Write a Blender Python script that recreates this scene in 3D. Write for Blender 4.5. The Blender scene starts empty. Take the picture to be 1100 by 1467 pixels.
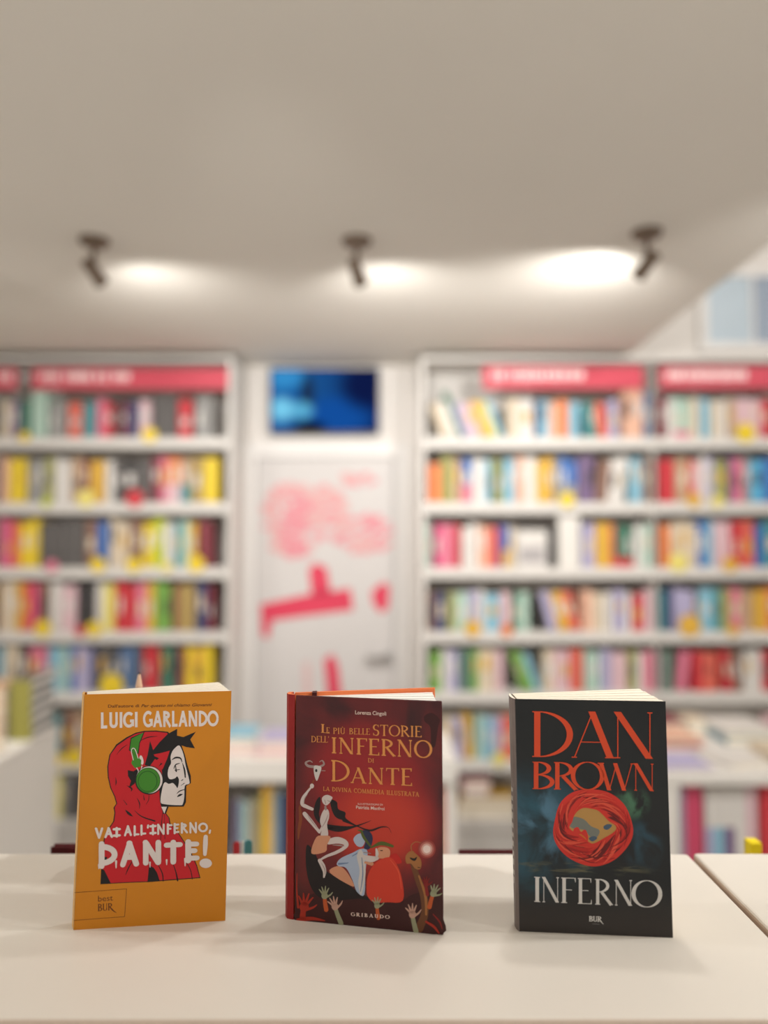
import bpy, bmesh, math, random
from mathutils import Vector, Matrix
random.seed(7)
scene = bpy.context.scene
COL = scene.collection

# ---------------------------------------------------------------- camera
FPX, CX, CY, HOR = 1087.0, 550.0, 733.5, 782.0        # focal length and frame centre of the 1100x1467 frame
PITCH = math.atan((HOR - CY) / FPX)
EYE = Vector((0, 0, 1.55))
cd = bpy.data.cameras.new('camera'); cam = bpy.data.objects.new('camera', cd); COL.objects.link(cam)
cam.location = EYE; cam.rotation_euler = (math.pi / 2 + PITCH, 0, 0)
cd.sensor_fit = 'VERTICAL'; cd.sensor_height = 36; cd.lens = 36 * FPX / 1467
cd.clip_start = .02; cd.clip_end = 60
cd.dof.use_dof = True; cd.dof.focus_distance = .665; cd.dof.aperture_fstop = 1.6
scene.camera = cam

# ---------------------------------------------------------------- world, exposure
w = bpy.data.worlds.new('shop_ambient_fill'); scene.world = w; w.use_nodes = True  # even ambient fill added for the interior, entering through the open rear
w.node_tree.nodes['Background'].inputs[0].default_value = (1.0, .98, .95, 1)
w.node_tree.nodes['Background'].inputs[1].default_value = .62
vs = scene.view_settings
vs.view_transform = 'Standard'; vs.look = 'None'; vs.gamma = 1; vs.exposure = 0.0; vs.use_curve_mapping = False

CEIL = 2.505          # underside of the lowered ceiling
TOP = 1.23            # counter top
BC = 3.70             # front of the bookcases
# ceiling spotlights: position (x, y), aim point, watts
SPOTS_VIEW = [((-.905, 2.33), (-.50, 3.9, 1.55), 30, 147), ((-.085, 2.33), (.35, 3.9, 1.55), 34, 147), ((.80, 2.27), (.30, 3.9, 1.65), 44, 152)]
SPOTS_ROOM = [((-1.75, .78), (.1, .66, 1.25), 23, 95), ((1.85, .74), (-.1, .66, 1.25), 23, 95), ((-.5, -.35), (-.1, .75, 1.2), 4, 95), ((.2, .96), (.1, .72, 1.2), 8, 95),  # third spot is an unseen fill added over the counter
              ((-1.9, 1.5), (-1.3, 3.9, 1.2), 34, 95), ((1.85, 1.5), (1.4, 3.9, 1.2), 30, 95), ((-.3, .9), (-.2, 3.9, .9), 40, 80),  # unseen fills added to brighten the bookcases and the back of the room
              ((-1.3, -1.2), (-1.3, -1.25, 0), 195, 104), ((.9, -1.2), (.9, -1.25, 0), 195, 104), ((-1.75, 1.9), (-1.75, 1.95, 0), 80, 110), ((-2.6, .2), (-2.6, .25, 0), 120, 110), ((1.0, .3), (-1.4, 2.8, .6), 46, 66)]  # unseen downlights added for floor bounce, last spot added to brighten the table side
FILL_SPOTS_HIGH = [((2.3, 2.4), (2.0, 4.0, 2.7), 46), ((2.6, .6), (2.6, .65, 0), 240)]           # unseen fills added under the higher ceiling to brighten the upper wall and room

# ---------------------------------------------------------------- helpers
def lin(c):
    c = c / 255
    return c / 12.92 if c <= .04045 else ((c + .055) / 1.055) ** 2.4
MATS = {}
def M(name, rgb, rough=.6, var=.06, scale=30, bump=0, spec=.35, metal=0):
    if name in MATS: return MATS[name]
    m = bpy.data.materials.new(name); m.use_nodes = True; MATS[name] = m
    nt = m.node_tree; b = nt.nodes['Principled BSDF']
    col = (lin(rgb[0]), lin(rgb[1]), lin(rgb[2]), 1)
    b.inputs['Roughness'].default_value = rough; b.inputs['Specular IOR Level'].default_value = spec
    b.inputs['Metallic'].default_value = metal
    tc = nt.nodes.new('ShaderNodeTexCoord'); n = nt.nodes.new('ShaderNodeTexNoise')
    n.inputs['Scale'].default_value = scale; n.inputs['Detail'].default_value = 3
    nt.links.new(tc.outputs['Object'], n.inputs['Vector'])
    mx = nt.nodes.new('ShaderNodeMix'); mx.data_type = 'RGBA'
    mx.inputs['A'].default_value = tuple(max(0, c * (1 - var)) for c in col[:3]) + (1,)
    mx.inputs['B'].default_value = tuple(min(1, c * (1 + var)) for c in col[:3]) + (1,)
    nt.links.new(n.outputs['Fac'], mx.inputs['Factor']); nt.links.new(mx.outputs['Result'], b.inputs['Base Color'])
    if bump:
        bp = nt.nodes.new('ShaderNodeBump'); bp.inputs['Strength'].default_value = bump; bp.inputs['Distance'].default_value = .002
        nt.links.new(n.outputs['Fac'], bp.inputs['Height']); nt.links.new(bp.outputs['Normal'], b.inputs['Normal'])
    return m

def at(px, py, Y):
    """world point at depth Y seen at a photo pixel (used to read sizes and places off the photograph)"""
    dx = (px - CX) / FPX; dv = -(py - CY) / FPX
    y = math.cos(PITCH) - dv * math.sin(PITCH); z = math.sin(PITCH) + dv * math.cos(PITCH)
    return Vector((dx * Y / y, Y, EYE.z + z * Y / y))

class MB:
    def __init__(s): s.v = []; s.f = []; s.mi = []; s.mats = []
    def m(s, mat):
        if mat not in s.mats: s.mats.append(mat)
        return s.mats.index(mat)
    def add(s, vs, fs, mat):
        b = len(s.v); s.v += [tuple(v) for v in vs]; i = s.m(mat)
        for f in fs: s.f.append([b + k for k in f]); s.mi.append(i)
    def box(s, a, b, mat):
        x0, y0, z0 = a; x1, y1, z1 = b
        s.add([(x0,y0,z0),(x1,y0,z0),(x1,y1,z0),(x0,y1,z0),(x0,y0,z1),(x1,y0,z1),(x1,y1,z1),(x0,y1,z1)],
              [(0,3,2,1),(4,5,6,7),(0,1,5,4),(1,2,6,5),(2,3,7,6),(3,0,4,7)], mat)
    def prism(s, bot, top, mat, capmat=None):
        n = len(bot)
        s.add(list(bot) + list(top), [(i, (i+1) % n, n + (i+1) % n, n + i) for i in range(n)], mat)
        s.add(list(bot) + list(top), [tuple(range(n))[::-1], tuple(range(n, 2*n))], capmat or mat)
    def lathe(s, prof, mat, seg=20, origin=(0,0,0), axis=None):
        o = Vector(origin); R = Matrix.Identity(3)
        if axis is not None: R = Vector((0,0,1)).rotation_difference(Vector(axis)).to_matrix()
        vs = []; fs = []
        for r, z in prof:
            for k in range(seg):
                a = 2 * math.pi * k / seg; vs.append(o + R @ Vector((r*math.cos(a), r*math.sin(a), z)))
        for i in range(len(prof)-1):
            for k in range(seg):
                k2 = (k+1) % seg; fs.append((i*seg+k, i*seg+k2, (i+1)*seg+k2, (i+1)*seg+k))
        fs.append(tuple(range(seg))[::-1]); fs.append(tuple((len(prof)-1)*seg + k for k in range(seg)))
        s.add(vs, fs, mat)
    def build(s, name, parent=None, bevel=0, smooth=False, seg=2):
        me = bpy.data.meshes.new(name); me.from_pydata(s.v, [], s.f)
        for m in s.mats: me.materials.append(m)
        me.polygons.foreach_set('material_index', s.mi)
        me.validate(); me.update()
        bm = bmesh.new(); bm.from_mesh(me); bmesh.ops.remove_doubles(bm, verts=bm.verts, dist=1e-6)
        bmesh.ops.recalc_face_normals(bm, faces=bm.faces); bm.to_mesh(me); bm.free()
        if smooth:
            me.shade_smooth()
        o = bpy.data.objects.new(name, me); COL.objects.link(o)
        if bevel:
            b = o.modifiers.new('bevel', 'BEVEL'); b.width = bevel; b.segments = seg; b.limit_method = 'ANGLE'; b.angle_limit = .6
        if parent: o.parent = parent
        return o
def tag(o, label=None, cat=None, group=None, kind=None):
    if label: o['label'] = label
    if cat: o['category'] = cat
    if group: o['group'] = group
    if kind: o['kind'] = kind
    return o
def empty(name, loc, label=None, cat=None, group=None, rz=0):
    o = bpy.data.objects.new(name, None); COL.objects.link(o); o.location = loc; o.rotation_euler.z = rz
    o.empty_display_size = .05
    return tag(o, label, cat, group)
def boxpart(name, a, b, mat, parent=None, bevel=0):
    m = MB(); m.box(a, b, mat); return m.build(name, parent, bevel)

# ---------------------------------------------------------------- colours
WALL = M('wall_paint', (226, 220, 214), .8, .02, 4)
CEILM = M('ceiling_paint', (218, 213, 204), .85, .02, 3)
FLOORM = M('floor_vinyl', (204, 201, 197), .5, .06, 6)
WHITE = M('white_laminate', (222, 217, 210), .45, .02, 5)
SHELF = M('shelf_metal_white', (214, 209, 203), .5, .02, 6)
COUNTER = M('counter_laminate', (228, 221, 210), .42, .025, 9, .02)
EDGE = M('counter_edge_shaded_beige', (204, 184, 166), .5, .03, 9)  # beige edge, darkened so the front face's shade sits in the colour
FASCIA = M('counter_fascia', (150, 125, 115), .6, .05, 9)
PAGE = M('page_paper', (238, 228, 210), .8, .07, 240)
PAGEW = M('page_white', (236, 233, 226), .8, .06, 240)
METAL = M('spot_bronze_metal', (122, 106, 92), .45, .05, 20, metal=.4)
STEEL = M('brushed_steel', (165, 162, 160), .35, .05, 40, metal=.8)
BLACKP = M('black_plastic', (24, 24, 27), .4)
SIGN = M('sign_red', (200, 74, 90), .55, .03, 8)
SIGNT = M('sign_letter_white', (244, 222, 220), .6)
PAL = dict(
 white=(228,222,216), cream=(224,205,178), grey=(146,144,142), darkgrey=(82,78,76), black=(40,37,38), red=(205,34,44), pink=(228,112,140),
 palepink=(228,186,194), hotpink=(222,52,118), orange=(238,122,58), gold=(226,170,44), yellow=(244,208,28), lime=(196,208,36), green=(112,168,62),
 darkgreen=(48,108,84), teal=(60,138,146), lightblue=(128,188,212), blue=(44,100,182), navy=(40,48,92), purple=(112,66,140), lavender=(178,170,208),
 brown=(128,88,70), maroon=(120,34,46), tan=(192,154,120), olive=(156,154,76), mint=(176,208,190), peach=(234,178,148), coral=(228,92,72),
 sky=(74,176,222), paleyellow=(240,222,110))
for _k, _c in PAL.items(): PAL[_k] = tuple(round(a + (b - a) * .19) for a, b in zip(_c, (156, 152, 148)))     # all cover colours pulled towards grey
NAMES = dict(darkgrey='dark grey', palepink='pale pink', hotpink='hot pink', darkgreen='dark green', lightblue='light blue', sky='sky blue', paleyellow='pale yellow')
def pm(c): return M('cover_' + c, PAL[c], .5, .12, 18)
def nm(c): return NAMES.get(c, c)
def art(c, rgb): return M('print_' + c, rgb, .5, .05, 60)

# ---------------------------------------------------------------- room
XR = at(900, 500, BC).x + .02                       # where the lowered ceiling stops
def struct(name, a, b, mat): return tag(boxpart(name, a, b, mat), kind='structure')
struct('floor', (-3.2, -3.0, -.05), (4.2, 4.06, 0), FLOORM)
struct('ceiling', (-3.2, -3.0, CEIL), (XR, 4.0, CEIL + .5), CEILM)
struct('ceiling_upper', (XR, -3.0, 3.35), (4.2, 4.0, 3.45), CEILM)
DX0, DX1 = at(366, 800, 4.0).x, at(567, 800, 4.0).x
DZ = at(466, 655, 4.0).z
# back wall round the door
mb = MB(); mb.box((-3.2, 4.0, 0), (DX0, 4.06, 3.4), WALL); mb.box((DX1, 4.0, 0), (4.2, 4.06, 3.4), WALL); mb.box((DX0, 4.0, DZ), (DX1, 4.06, 3.4), WALL)
tag(mb.build('wall_back'), kind='structure')
struct('wall_left', (-3.26, -3.0, 0), (-3.2, 4.06, CEIL), WALL)
struct('wall_right', (4.2, -3.0, 0), (4.26, 4.06, 3.45), WALL)

# door with a printed picture
DOORM = M('door_grey', (204, 199, 196), .5, .02, 5)
door = empty('door_1', ((DX0 + DX1) / 2, 4.02, 0)); tag(door, 'grey door printed with a pink tree and crimson bench', kind='structure')
def dpart(name, a, b, mat, bevel=.002):
    o = boxpart(name, a, b, mat, None, bevel); o.parent = door; o.matrix_parent_inverse = Matrix.Translation(-door.location); return o
dpart('leaf', (DX0 + .004, 4.005, .008), (DX1 - .004, 4.045, DZ - .004), DOORM)
FR = M('frame_white', (226, 222, 218), .45, .02, 5)
dpart('frame', (DX0 - .075, 3.985, 0), (DX0, 4.0, DZ + .075), FR)
dpart('frame', (DX1, 3.985, 0), (DX1 + .075, 4.0, DZ + .075), FR)
dpart('frame', (DX0, 3.985, DZ), (DX1, 4.0, DZ + .075), FR)
hz = at(555, 942, 4.0)
h = MB(); h.lathe([(.026, 0), (.026, .006), (.010, .008), (.010, .045)], STEEL, 16, (hz.x, 4.005, hz.z), (0, -1, 0))
h.box((hz.x - .11, 3.952, hz.z - .010), (hz.x + .010, 3.966, hz.z + .010), STEEL)
o = h.build('handle'); o.parent = door; o.matrix_parent_inverse = Matrix.Translation(-door.location)
CRIM = M('vinyl_crimson', (214, 62, 88), .55, .05, 10)
LPK = M('vinyl_pale_pink', (214, 168, 166), .55, .05, 10)
def decal(name, pts, mat, lift=.0012):
    ps = [at(x, y, 4.0) for x, y in pts]
    m = MB(); bot = [Vector((p.x, 4.0055, p.z)) for p in ps]; top = [Vector((p.x, 4.005 - lift, p.z)) for p in ps]
    m.prism(bot, top, mat); o = m.build(name); o.parent = door; o.matrix_parent_inverse = Matrix.Translation(-door.location); return o
decal('printed_bench', [(373,866),(440,852),(502,843),(506,874),(440,882),(390,889),(384,914),(375,912)], CRIM)
decal('printed_figure', [(442,815),(452,806),(468,814),(474,850),(446,853)], CRIM)
decal('printed_figure', [(532,848),(548,834),(558,840),(556,872),(545,878),(534,864)], CRIM)
decal('printed_figure', [(464,945),(476,937),(484,952),(488,985),(492,1030),(468,1030),(468,985)], CRIM)
decal('printed_figure', [(434,950),(444,948),(446,1030),(436,1030)], M('vinyl_faint', (212, 178, 176), .55))
rl = random.Random(3)
lf = MB()
def leafy(x, y, r, mat):
    global NL; NL += 1
    p = at(x, y, 4.0); n = 7; k = .0036 * r / 1.0
    pts = [Vector((p.x + k*rl.uniform(.6,1.2)*math.cos(2*math.pi*i/n), 0, p.z + .6*k*rl.uniform(.6,1.2)*math.sin(2*math.pi*i/n))) for i in range(n)]
    lf.prism([Vector((q.x, 4.0055, q.z)) for q in pts], [Vector((q.x, 4.0042 - NL * 4e-6, q.z)) for q in pts], mat)
LP2 = M('vinyl_rose', (218, 142, 150), .55, .05, 10)
NL = 0
for _ in range(620):
    x, y = rl.uniform(376, 560), rl.uniform(680, 800)
    ok = ((x-420)/50)**2 + ((y-745)/52)**2 < 1 or ((x-520)/45)**2 + ((y-765)/28)**2 < 1 or ((x-470)/30)**2 + ((y-725)/32)**2 < .8 or (abs(x-515) < 22 and abs(y-688) < 8)
    if ok: leafy(x, y, rl.uniform(4.5, 9), LP2 if rl.random() < .33 or (405 < x < 440 and y > 720) or (x > 525 and y < 775) else LPK)
o = lf.build('printed_foliage'); o.parent = door; o.matrix_parent_inverse = Matrix.Translation(-door.location)

# high window over the end bookcase
wx0, wx1 = at(1012, 450, 4.0).x, at(1190, 450, 4.0).x; wz0, wz1 = at(1050, 492, 4.0).z, at(1050, 398, 4.0).z
win = empty('window_1', ((wx0 + wx1) / 2, 4.0, wz0)); tag(win, 'high window with blue grey panes above the end bookcase', kind='structure')
GL1 = M('glass_blue_grey', (186, 200, 210), .4, .12, 5, spec=.25); GL2 = M('glass_slate', (152, 164, 180), .4, .12, 5, spec=.25)
def wpart(name, a, b, mat, bevel=.002):
    o = boxpart(name, a, b, mat, None, bevel); o.parent = win; o.matrix_parent_inverse = Matrix.Translation(-win.location)
wm = wx0 + (wx1 - wx0) * .36
wpart('frame', (wx0 - .05, 3.975, wz0 - .05), (wx1 + .05, 4.0, wz0), FR); wpart('frame', (wx0 - .05, 3.975, wz1), (wx1 + .05, 4.0, wz1 + .05), FR)
wpart('frame', (wx0 - .05, 3.975, wz0), (wx0, 4.0, wz1), FR); wpart('frame', (wx1, 3.975, wz0), (wx1 + .05, 4.0, wz1), FR)
wpart('mullion', (wm - .008, 3.978, wz0), (wm + .008, 4.0, wz1), FR)
wpart('pane', (wx0, 3.988, wz0), (wm - .008, 3.998, wz1), GL1, 0); wpart('pane', (wm + .008, 3.988, wz0), (wx1, 3.998, wz1), GL2, 0)

# ---------------------------------------------------------------- ceiling spotlights
def spot(xy, aim, watts, label, size=172, blend=1.0, CEIL=CEIL):
    x, y = xy
    r = empty('ceiling_spotlight', (x, y, CEIL), label, 'spotlight', 'ceiling spotlights')
    m = MB(); m.lathe([(.046, 0), (.046, -.010), (.034, -.020), (.010, -.022)], METAL, 24); m.build('ceiling_rose', r, smooth=False)
    a = Vector(aim) - Vector((x, y, CEIL - .09)); a.normalize()
    m = MB(); m.lathe([(.008, -.02), (.008, -.098)], METAL, 10); m.build('stem', r)
    c = Vector((0, 0, -.100))
    m = MB(); m.lathe([(.010, -.045), (.019, -.040), (.021, .030), (.025, .045), (.022, .045), (.019, .030)], METAL, 20, c, a); m.build('lamp_head', r)
    m = MB(); m.lathe([(.019, .030), (.017, .033)], M('lamp_glass', (255, 246, 230), .3), 20, c, a); m.build('lens', r)
    L = bpy.data.lights.new('spot_beam', 'SPOT'); L.energy = watts; L.use_shadow = True; L.spot_size = math.radians(size); L.spot_blend = blend; L.shadow_soft_size = .028
    L.color = (1, .98, .945)
    lo = bpy.data.objects.new('spot_beam', L); COL.objects.link(lo); lo.parent = r; lo.location = c + a * .060
    lo.rotation_euler = a.to_track_quat('-Z', 'Y').to_euler()
SV = ['bronze ceiling spotlight above the hinge-side bookcase', 'bronze ceiling spotlight in front of the wall screen', 'bronze ceiling spotlight beside the edge of the lowered ceiling']
for (xy, aim, wt, sz), lb in zip(SPOTS_VIEW, SV): spot(xy, aim, wt, lb, sz)
SR = ['bronze ceiling spotlight over the counter end nearest the yellow paperback', 'bronze ceiling spotlight over the counter beyond the seam', 'added bronze fill spotlight above the near side of the yellow paperback',
      'bronze ceiling spotlight just beyond the counter, over the red hardback', 'added bronze fill spotlight over the table of piled books', 'added bronze fill spotlight over the table by the end bookcase', 'added bronze fill spotlight over the centre of the counter back',
      'added bronze fill downlight over open floor before the counter, nearer the side wall', 'added bronze fill downlight over open floor before the counter, nearer the lowered ceiling edge', 'added bronze fill downlight between counter and closed-sided table', 'added bronze fill downlight along the wall beside the counter', 'added bronze fill spotlight aimed across at the closed-sided table']
for i, ((xy, aim, wt, sz), lb) in enumerate(zip(SPOTS_ROOM, SR)):
    if xy[0] > XR: xy = (XR - .06, xy[1])
    spot(xy, aim, wt, lb, sz, .6)
for xy, aim, wt in FILL_SPOTS_HIGH: spot(xy, aim, wt, 'added bronze fill spotlight under the higher ceiling, ' + ('aimed at the high window' if wt < 100 else 'pointing straight down'), 130, .8, 3.35)

# ---------------------------------------------------------------- wall screen
s0, s1 = at(386, 621, 3.93), at(543, 527, 3.93)
tv = empty('wall_screen', ((s0.x + s1.x) / 2, 3.99, s0.z), 'wall-mounted flat screen showing a blue picture above the door', 'screen')
def tvp(o): o.parent = tv; o.matrix_parent_inverse = Matrix.Translation(-tv.location); return o
tvp(boxpart('housing', (s0.x, 3.94, s0.z), (s1.x, 3.985, s1.z), BLACKP, None, .004))
tvp(boxpart('wall_bracket', (-.1 + tv.location.x, 3.985, s0.z + .08), (.1 + tv.location.x, 4.0, s1.z - .08), BLACKP))
for a, b in (((s0.x, s0.z), (s1.x, s0.z + .012)), ((s0.x, s1.z - .007), (s1.x, s1.z)), ((s0.x, s0.z + .012), (s0.x + .007, s1.z - .007)), ((s1.x - .007, s0.z + .012), (s1.x, s1.z - .007))):
    tvp(boxpart('bezel', (a[0], 3.934, a[1]), (b[0], 3.9405, b[1]), BLACKP))
SCR = bpy.data.materials.new('screen_picture'); SCR.use_nodes = True; nt = SCR.node_tree
b = nt.nodes['Principled BSDF']; b.inputs['Base Color'].default_value = (0, 0, 0, 1); b.inputs['Roughness'].default_value = .4; b.inputs['Specular IOR Level'].default_value = 0
uv = nt.nodes.new('ShaderNodeUVMap'); sep = nt.nodes.new('ShaderNodeSeparateXYZ'); nt.links.new(uv.outputs[0], sep.inputs[0])
def nmath(nt, op, a, bb):
    n = nt.nodes.new('ShaderNodeMath'); n.operation = op
    for i, q in enumerate((a, bb)):
        if isinstance(q, (int, float)): n.inputs[i].default_value = q
        else: nt.links.new(q, n.inputs[i])
    return n.outputs[0]
def blob(nt, u, v, cu, cv, ru, rv):
    du = nmath(nt, 'MULTIPLY', nmath(nt, 'SUBTRACT', u, cu), 1 / ru); dv = nmath(nt, 'MULTIPLY', nmath(nt, 'SUBTRACT', v, cv), 1 / rv)
    d = nmath(nt, 'SQRT', nmath(nt, 'ADD', nmath(nt, 'MULTIPLY', du, du), nmath(nt, 'MULTIPLY', dv, dv)), 0)
    mr = nt.nodes.new('ShaderNodeMapRange'); mr.interpolation_type = 'SMOOTHSTEP'
    mr.inputs['From Min'].default_value = 1; mr.inputs['From Max'].default_value = .35
    nt.links.new(d, mr.inputs['Value']); return mr.outputs[0]
def mixc(nt, fac, a, rgb, asrgb=True):
    mx = nt.nodes.new('ShaderNodeMix'); mx.data_type = 'RGBA'
    if isinstance(fac, (int, float)): mx.inputs['Factor'].default_value = fac
    else: nt.links.new(fac, mx.inputs['Factor'])
    if isinstance(a, tuple): mx.inputs['A'].default_value = tuple(lin(c) for c in a) + (1,)
    else: nt.links.new(a, mx.inputs['A'])
    mx.inputs['B'].default_value = tuple(lin(c) for c in rgb) + (1,)
    return mx.outputs['Result']
u, v = sep.outputs[0], sep.outputs[1]
c = mixc(nt, u, (34, 104, 172), (14, 32, 92))
c = mixc(nt, blob(nt, u, v, .62, .25, .45, .45), c, (20, 80, 160))
c = mixc(nt, blob(nt, u, v, .34, .62, .1, .45), c, (30, 52, 84))
c = mixc(nt, blob(nt, u, v, .90, .75, .35, .55), c, (14, 26, 72))
c = mixc(nt, blob(nt, u, v, .12, .9, .25, .3), c, (56, 146, 208))
c = mixc(nt, blob(nt, u, v, .36, .06, .22, .16), c, (14, 14, 28))
c = mixc(nt, blob(nt, u, v, .28, .34, .16, .2), c, (92, 176, 214))
c = mixc(nt, blob(nt, u, v, .10, .36, .16, .26), c, (124, 210, 244))
nt.links.new(c, b.inputs['Emission Color']); b.inputs['Emission Strength'].default_value = .95
def uvquad(name, pts, mat, uvs=((0,0),(1,0),(1,1),(0,1))):
    me = bpy.data.meshes.new(name); me.from_pydata([tuple(p) for p in pts], [], [tuple(range(len(pts)))]); me.materials.append(mat)
    l = me.uv_layers.new(name='UVMap')
    for i in range(len(pts)): l.data[i].uv = uvs[i]
    o = bpy.data.objects.new(name, me); COL.objects.link(o); return o
tvp(uvquad('display', [(s0.x + .007, 3.9385, s0.z + .012), (s1.x - .007, 3.9385, s0.z + .012), (s1.x - .007, 3.9385, s1.z - .007), (s0.x + .007, 3.9385, s1.z - .007)], SCR))
# ---------------------------------------------------------------- bookcases
LIPS = [636, 729, 822, 914, 1001, 1099, 1184]        # top edges of the boards, read at the bookcase front
def zrow(i): return at(550, LIPS[i] - 9, BC).z
CASETOP = at(550, 512, BC).z
LIP = .052
def bookcase(label, x0, x1, sides):
    r = empty('bookcase', ((x0 + x1) / 2, BC + .14, 0), label, 'bookcase', 'white bookcases along the back wall')
    inv = Matrix.Translation(-r.location)
    def P(o): o.parent = r; o.matrix_parent_inverse = inv; return o
    P(boxpart('back_panel', (x0, 3.975, .0), (x1, 3.99, CASETOP), SHELF))
    for s, tk in sides.items():
        a = x0 if s < 0 else x1 - tk
        P(boxpart('side_panel', (a, BC - .012 if tk > .01 else BC + .006, 0), (a + tk, 3.975, CASETOP), SHELF, None, .0015))
    xa = x0 + sides.get(-1, 0); xb = x1 - sides.get(1, 0)
    for i in range(7):
        z = zrow(i); m = MB(); m.box((xa, BC + .004, z - .02), (xb, 3.975, z), SHELF); m.box((xa, BC, z - LIP), (xb, BC + .004, z), SHELF)
        P(m.build('shelf'))
    P(boxpart('plinth', (xa, BC + .01, 0), (xb, BC + .03, zrow(6) - LIP), SHELF))
    P(boxpart('top_panel', (xa, BC - .012, CASETOP - .02), (xb, 3.975, CASETOP), SHELF))
    return r
LX0, LX1 = at(-32, 800, BC).x, at(332, 800, BC).x
RX0, RX1 = at(603, 800, BC).x, at(941, 800, BC).x
TX0, TX1 = RX1, at(1130, 800, BC).x
bookcase('white bookcase on the hinge side of the printed door', LX0, LX1, {-1: .022, 1: .022})
bookcase('white bookcase on the handle side of the printed door', RX0, RX1 - .0005, {-1: .022, 1: .006})
bookcase('white end bookcase below the high window', TX0, TX1, {1: .022})

def sign(px0, px1, tx0, tx1, y0, y1, label, seed, drop=0):
    a, b_ = at(px0, y1, BC - .03), at(px1, y0, BC - .03)
    r = empty('shelf_sign', ((a.x + b_.x) / 2, BC - .02, a.z), label, 'sign', 'red signs along the bookcase tops'); inv = Matrix.Translation(-r.location)
    o = boxpart('sign_board', (a.x, BC - .022, a.z), (b_.x, BC - .013, b_.z), SIGN, None, .001); o.parent = r; o.matrix_parent_inverse = inv
    m = MB(); rr = random.Random(seed); x = at(tx0, y0, BC - .03).x; xe = at(tx1, y0, BC - .03).x; hh = b_.z - a.z
    while x < xe:                                     # worn, unreadable pale lettering
        wd = rr.uniform(.016, .03)
        m.box((x, BC - .0235, a.z + hh * .40), (x + wd, BC - .022, a.z + hh * .80), SIGNT); x += wd + rr.uniform(.006, .014)
        if rr.random() < .12: x += .02
    o = m.build('sign_lettering'); tag(o, kind='stuff'); o.parent = r; o.matrix_parent_inverse = inv
sign(44, 326, 58, 188, 527, 557, 'red sign with pale lettering atop the hinge-side bookcase, next to the door', 1)
sign(-30, 24, -20, 10, 527, 557, 'red sign atop the hinge-side bookcase, away from the door', 2)
sign(692, 922, 706, 832, 524, 556, 'red sign with pale lettering atop the handle-side bookcase', 3)
sign(946, 1128, 956, 1066, 524, 556, 'red sign with pale lettering atop the end bookcase', 4)

# ---- shelved books: (x0, x1, colour[, options]) in photo pixels at the spine plane
R = {}
R['L', 0] = (572, [(0,14,'cream'),(14,26,'purple',dict(mute=1)),(26,41,'darkgreen'),(42,66,'mint',dict(top=560)),(68,93,'grey'),(95,115,'coral'),(117,135,'teal'),(136,148,'pink'),(148,161,'red'),
 (161,172,'black'),(172,182,'maroon'),(182,198,'navy'),(198,214,'palepink'),(217,252,'darkgrey',dict(top=566)),(254,274,'red'),(278,304,'grey',dict(top=568))])
R['L', 1] = (655, [(0,13,'peach'),(13,38,'yellow'),(40,64,'grey'),(64,77,'olive'),(78,101,'white'),(102,118,'tan'),(118,127,'maroon'),(128,149,'gold'),(150,162,'white'),(162,176,'darkgrey'),
 (176,197,'black'),(197,216,'darkgrey'),(217,229,'maroon'),(229,238,'pink'),(238,258,'orange',dict(low='palepink')),(258,272,'tan',dict(low='teal')),(273,291,'gold',dict(mute=1)),(292,312,'yellow')])
R['L', 2] = (744, [(0,11,'pink'),(11,20,'hotpink'),(20,30,'orange'),(30,57,'yellow'),(60,123,'darkgrey'),(124,141,'brown'),(141,156,'blue'),(158,185,'cream'),(186,205,'brown'),(206,220,'yellow'),
 (220,235,'lime'),(236,250,'white'),(250,260,'teal'),(260,272,'mint'),(272,283,'gold'),(287,306,'maroon',dict(lean=2))])
R['L', 3] = (834, [(0,7,'tan'),(7,25,'cream'),(26,36,'gold'),(36,48,'coral'),(48,58,'hotpink'),(58,72,'brown'),(74,91,'white'),(92,113,'palepink'),(114,139,'black'),(140,151,'white'),
 (151,167,'paleyellow'),(168,197,'red'),(197,212,'pink'),(212,224,'gold'),(224,247,'green'),(248,256,'maroon'),(256,282,'gold',dict(mute=1)),(282,298,'navy'),(299,308,'maroon')])
R['L', 4] = (925, [(0,10,'lightblue'),(10,33,'cream'),(34,45,'black'),(46,72,'pink'),(74,92,'lightblue'),(92,104,'mint'),(104,112,'blue'),(112,135,'lavender'),(136,143,'navy'),(143,172,'darkgrey'),
 (173,199,'blue',dict(mute=1)),(200,208,'darkgrey'),(208,231,'red'),(232,255,'darkgreen'),(256,268,'maroon'),(268,307,'gold',dict(shades=('yellow','gold')))])
R['L', 5] = (1018, [(72,83,'grey'),(84,94,'teal'),(95,112,'brown'),(113,124,'tan')])
R['L', 6] = (1110, [(78,96,'paleyellow'),(97,106,'grey'),(107,120,'darkgrey')])
R['R', 0] = (572, [(634,648,'cream',dict(lean=20)),(648,659,'white',dict(lean=20)),(659,667,'darkgreen',dict(lean=20,top=556)),(667,677,'lavender',dict(lean=20)),(677,693,'palepink',dict(lean=20)),
 (693,706,'gold',dict(lean=20)),(706,715,'paleyellow',dict(lean=20)),(715,724,'lightblue',dict(lean=20)),(728,745,'cream'),(745,765,'white'),(765,774,'navy'),(774,787,'lightblue'),(787,800,'peach'),
 (800,815,'orange'),(816,831,'lightblue'),(841,851,'teal',dict(lean=7)),(851,859,'darkgreen',dict(lean=7)),(859,873,'coral',dict(lean=7)),(874,887,'lavender'),(888,894,'brown'),(894,922,'peach',dict(top=556)),(924,933,'blue',dict(top=560,mute=1))])
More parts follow.
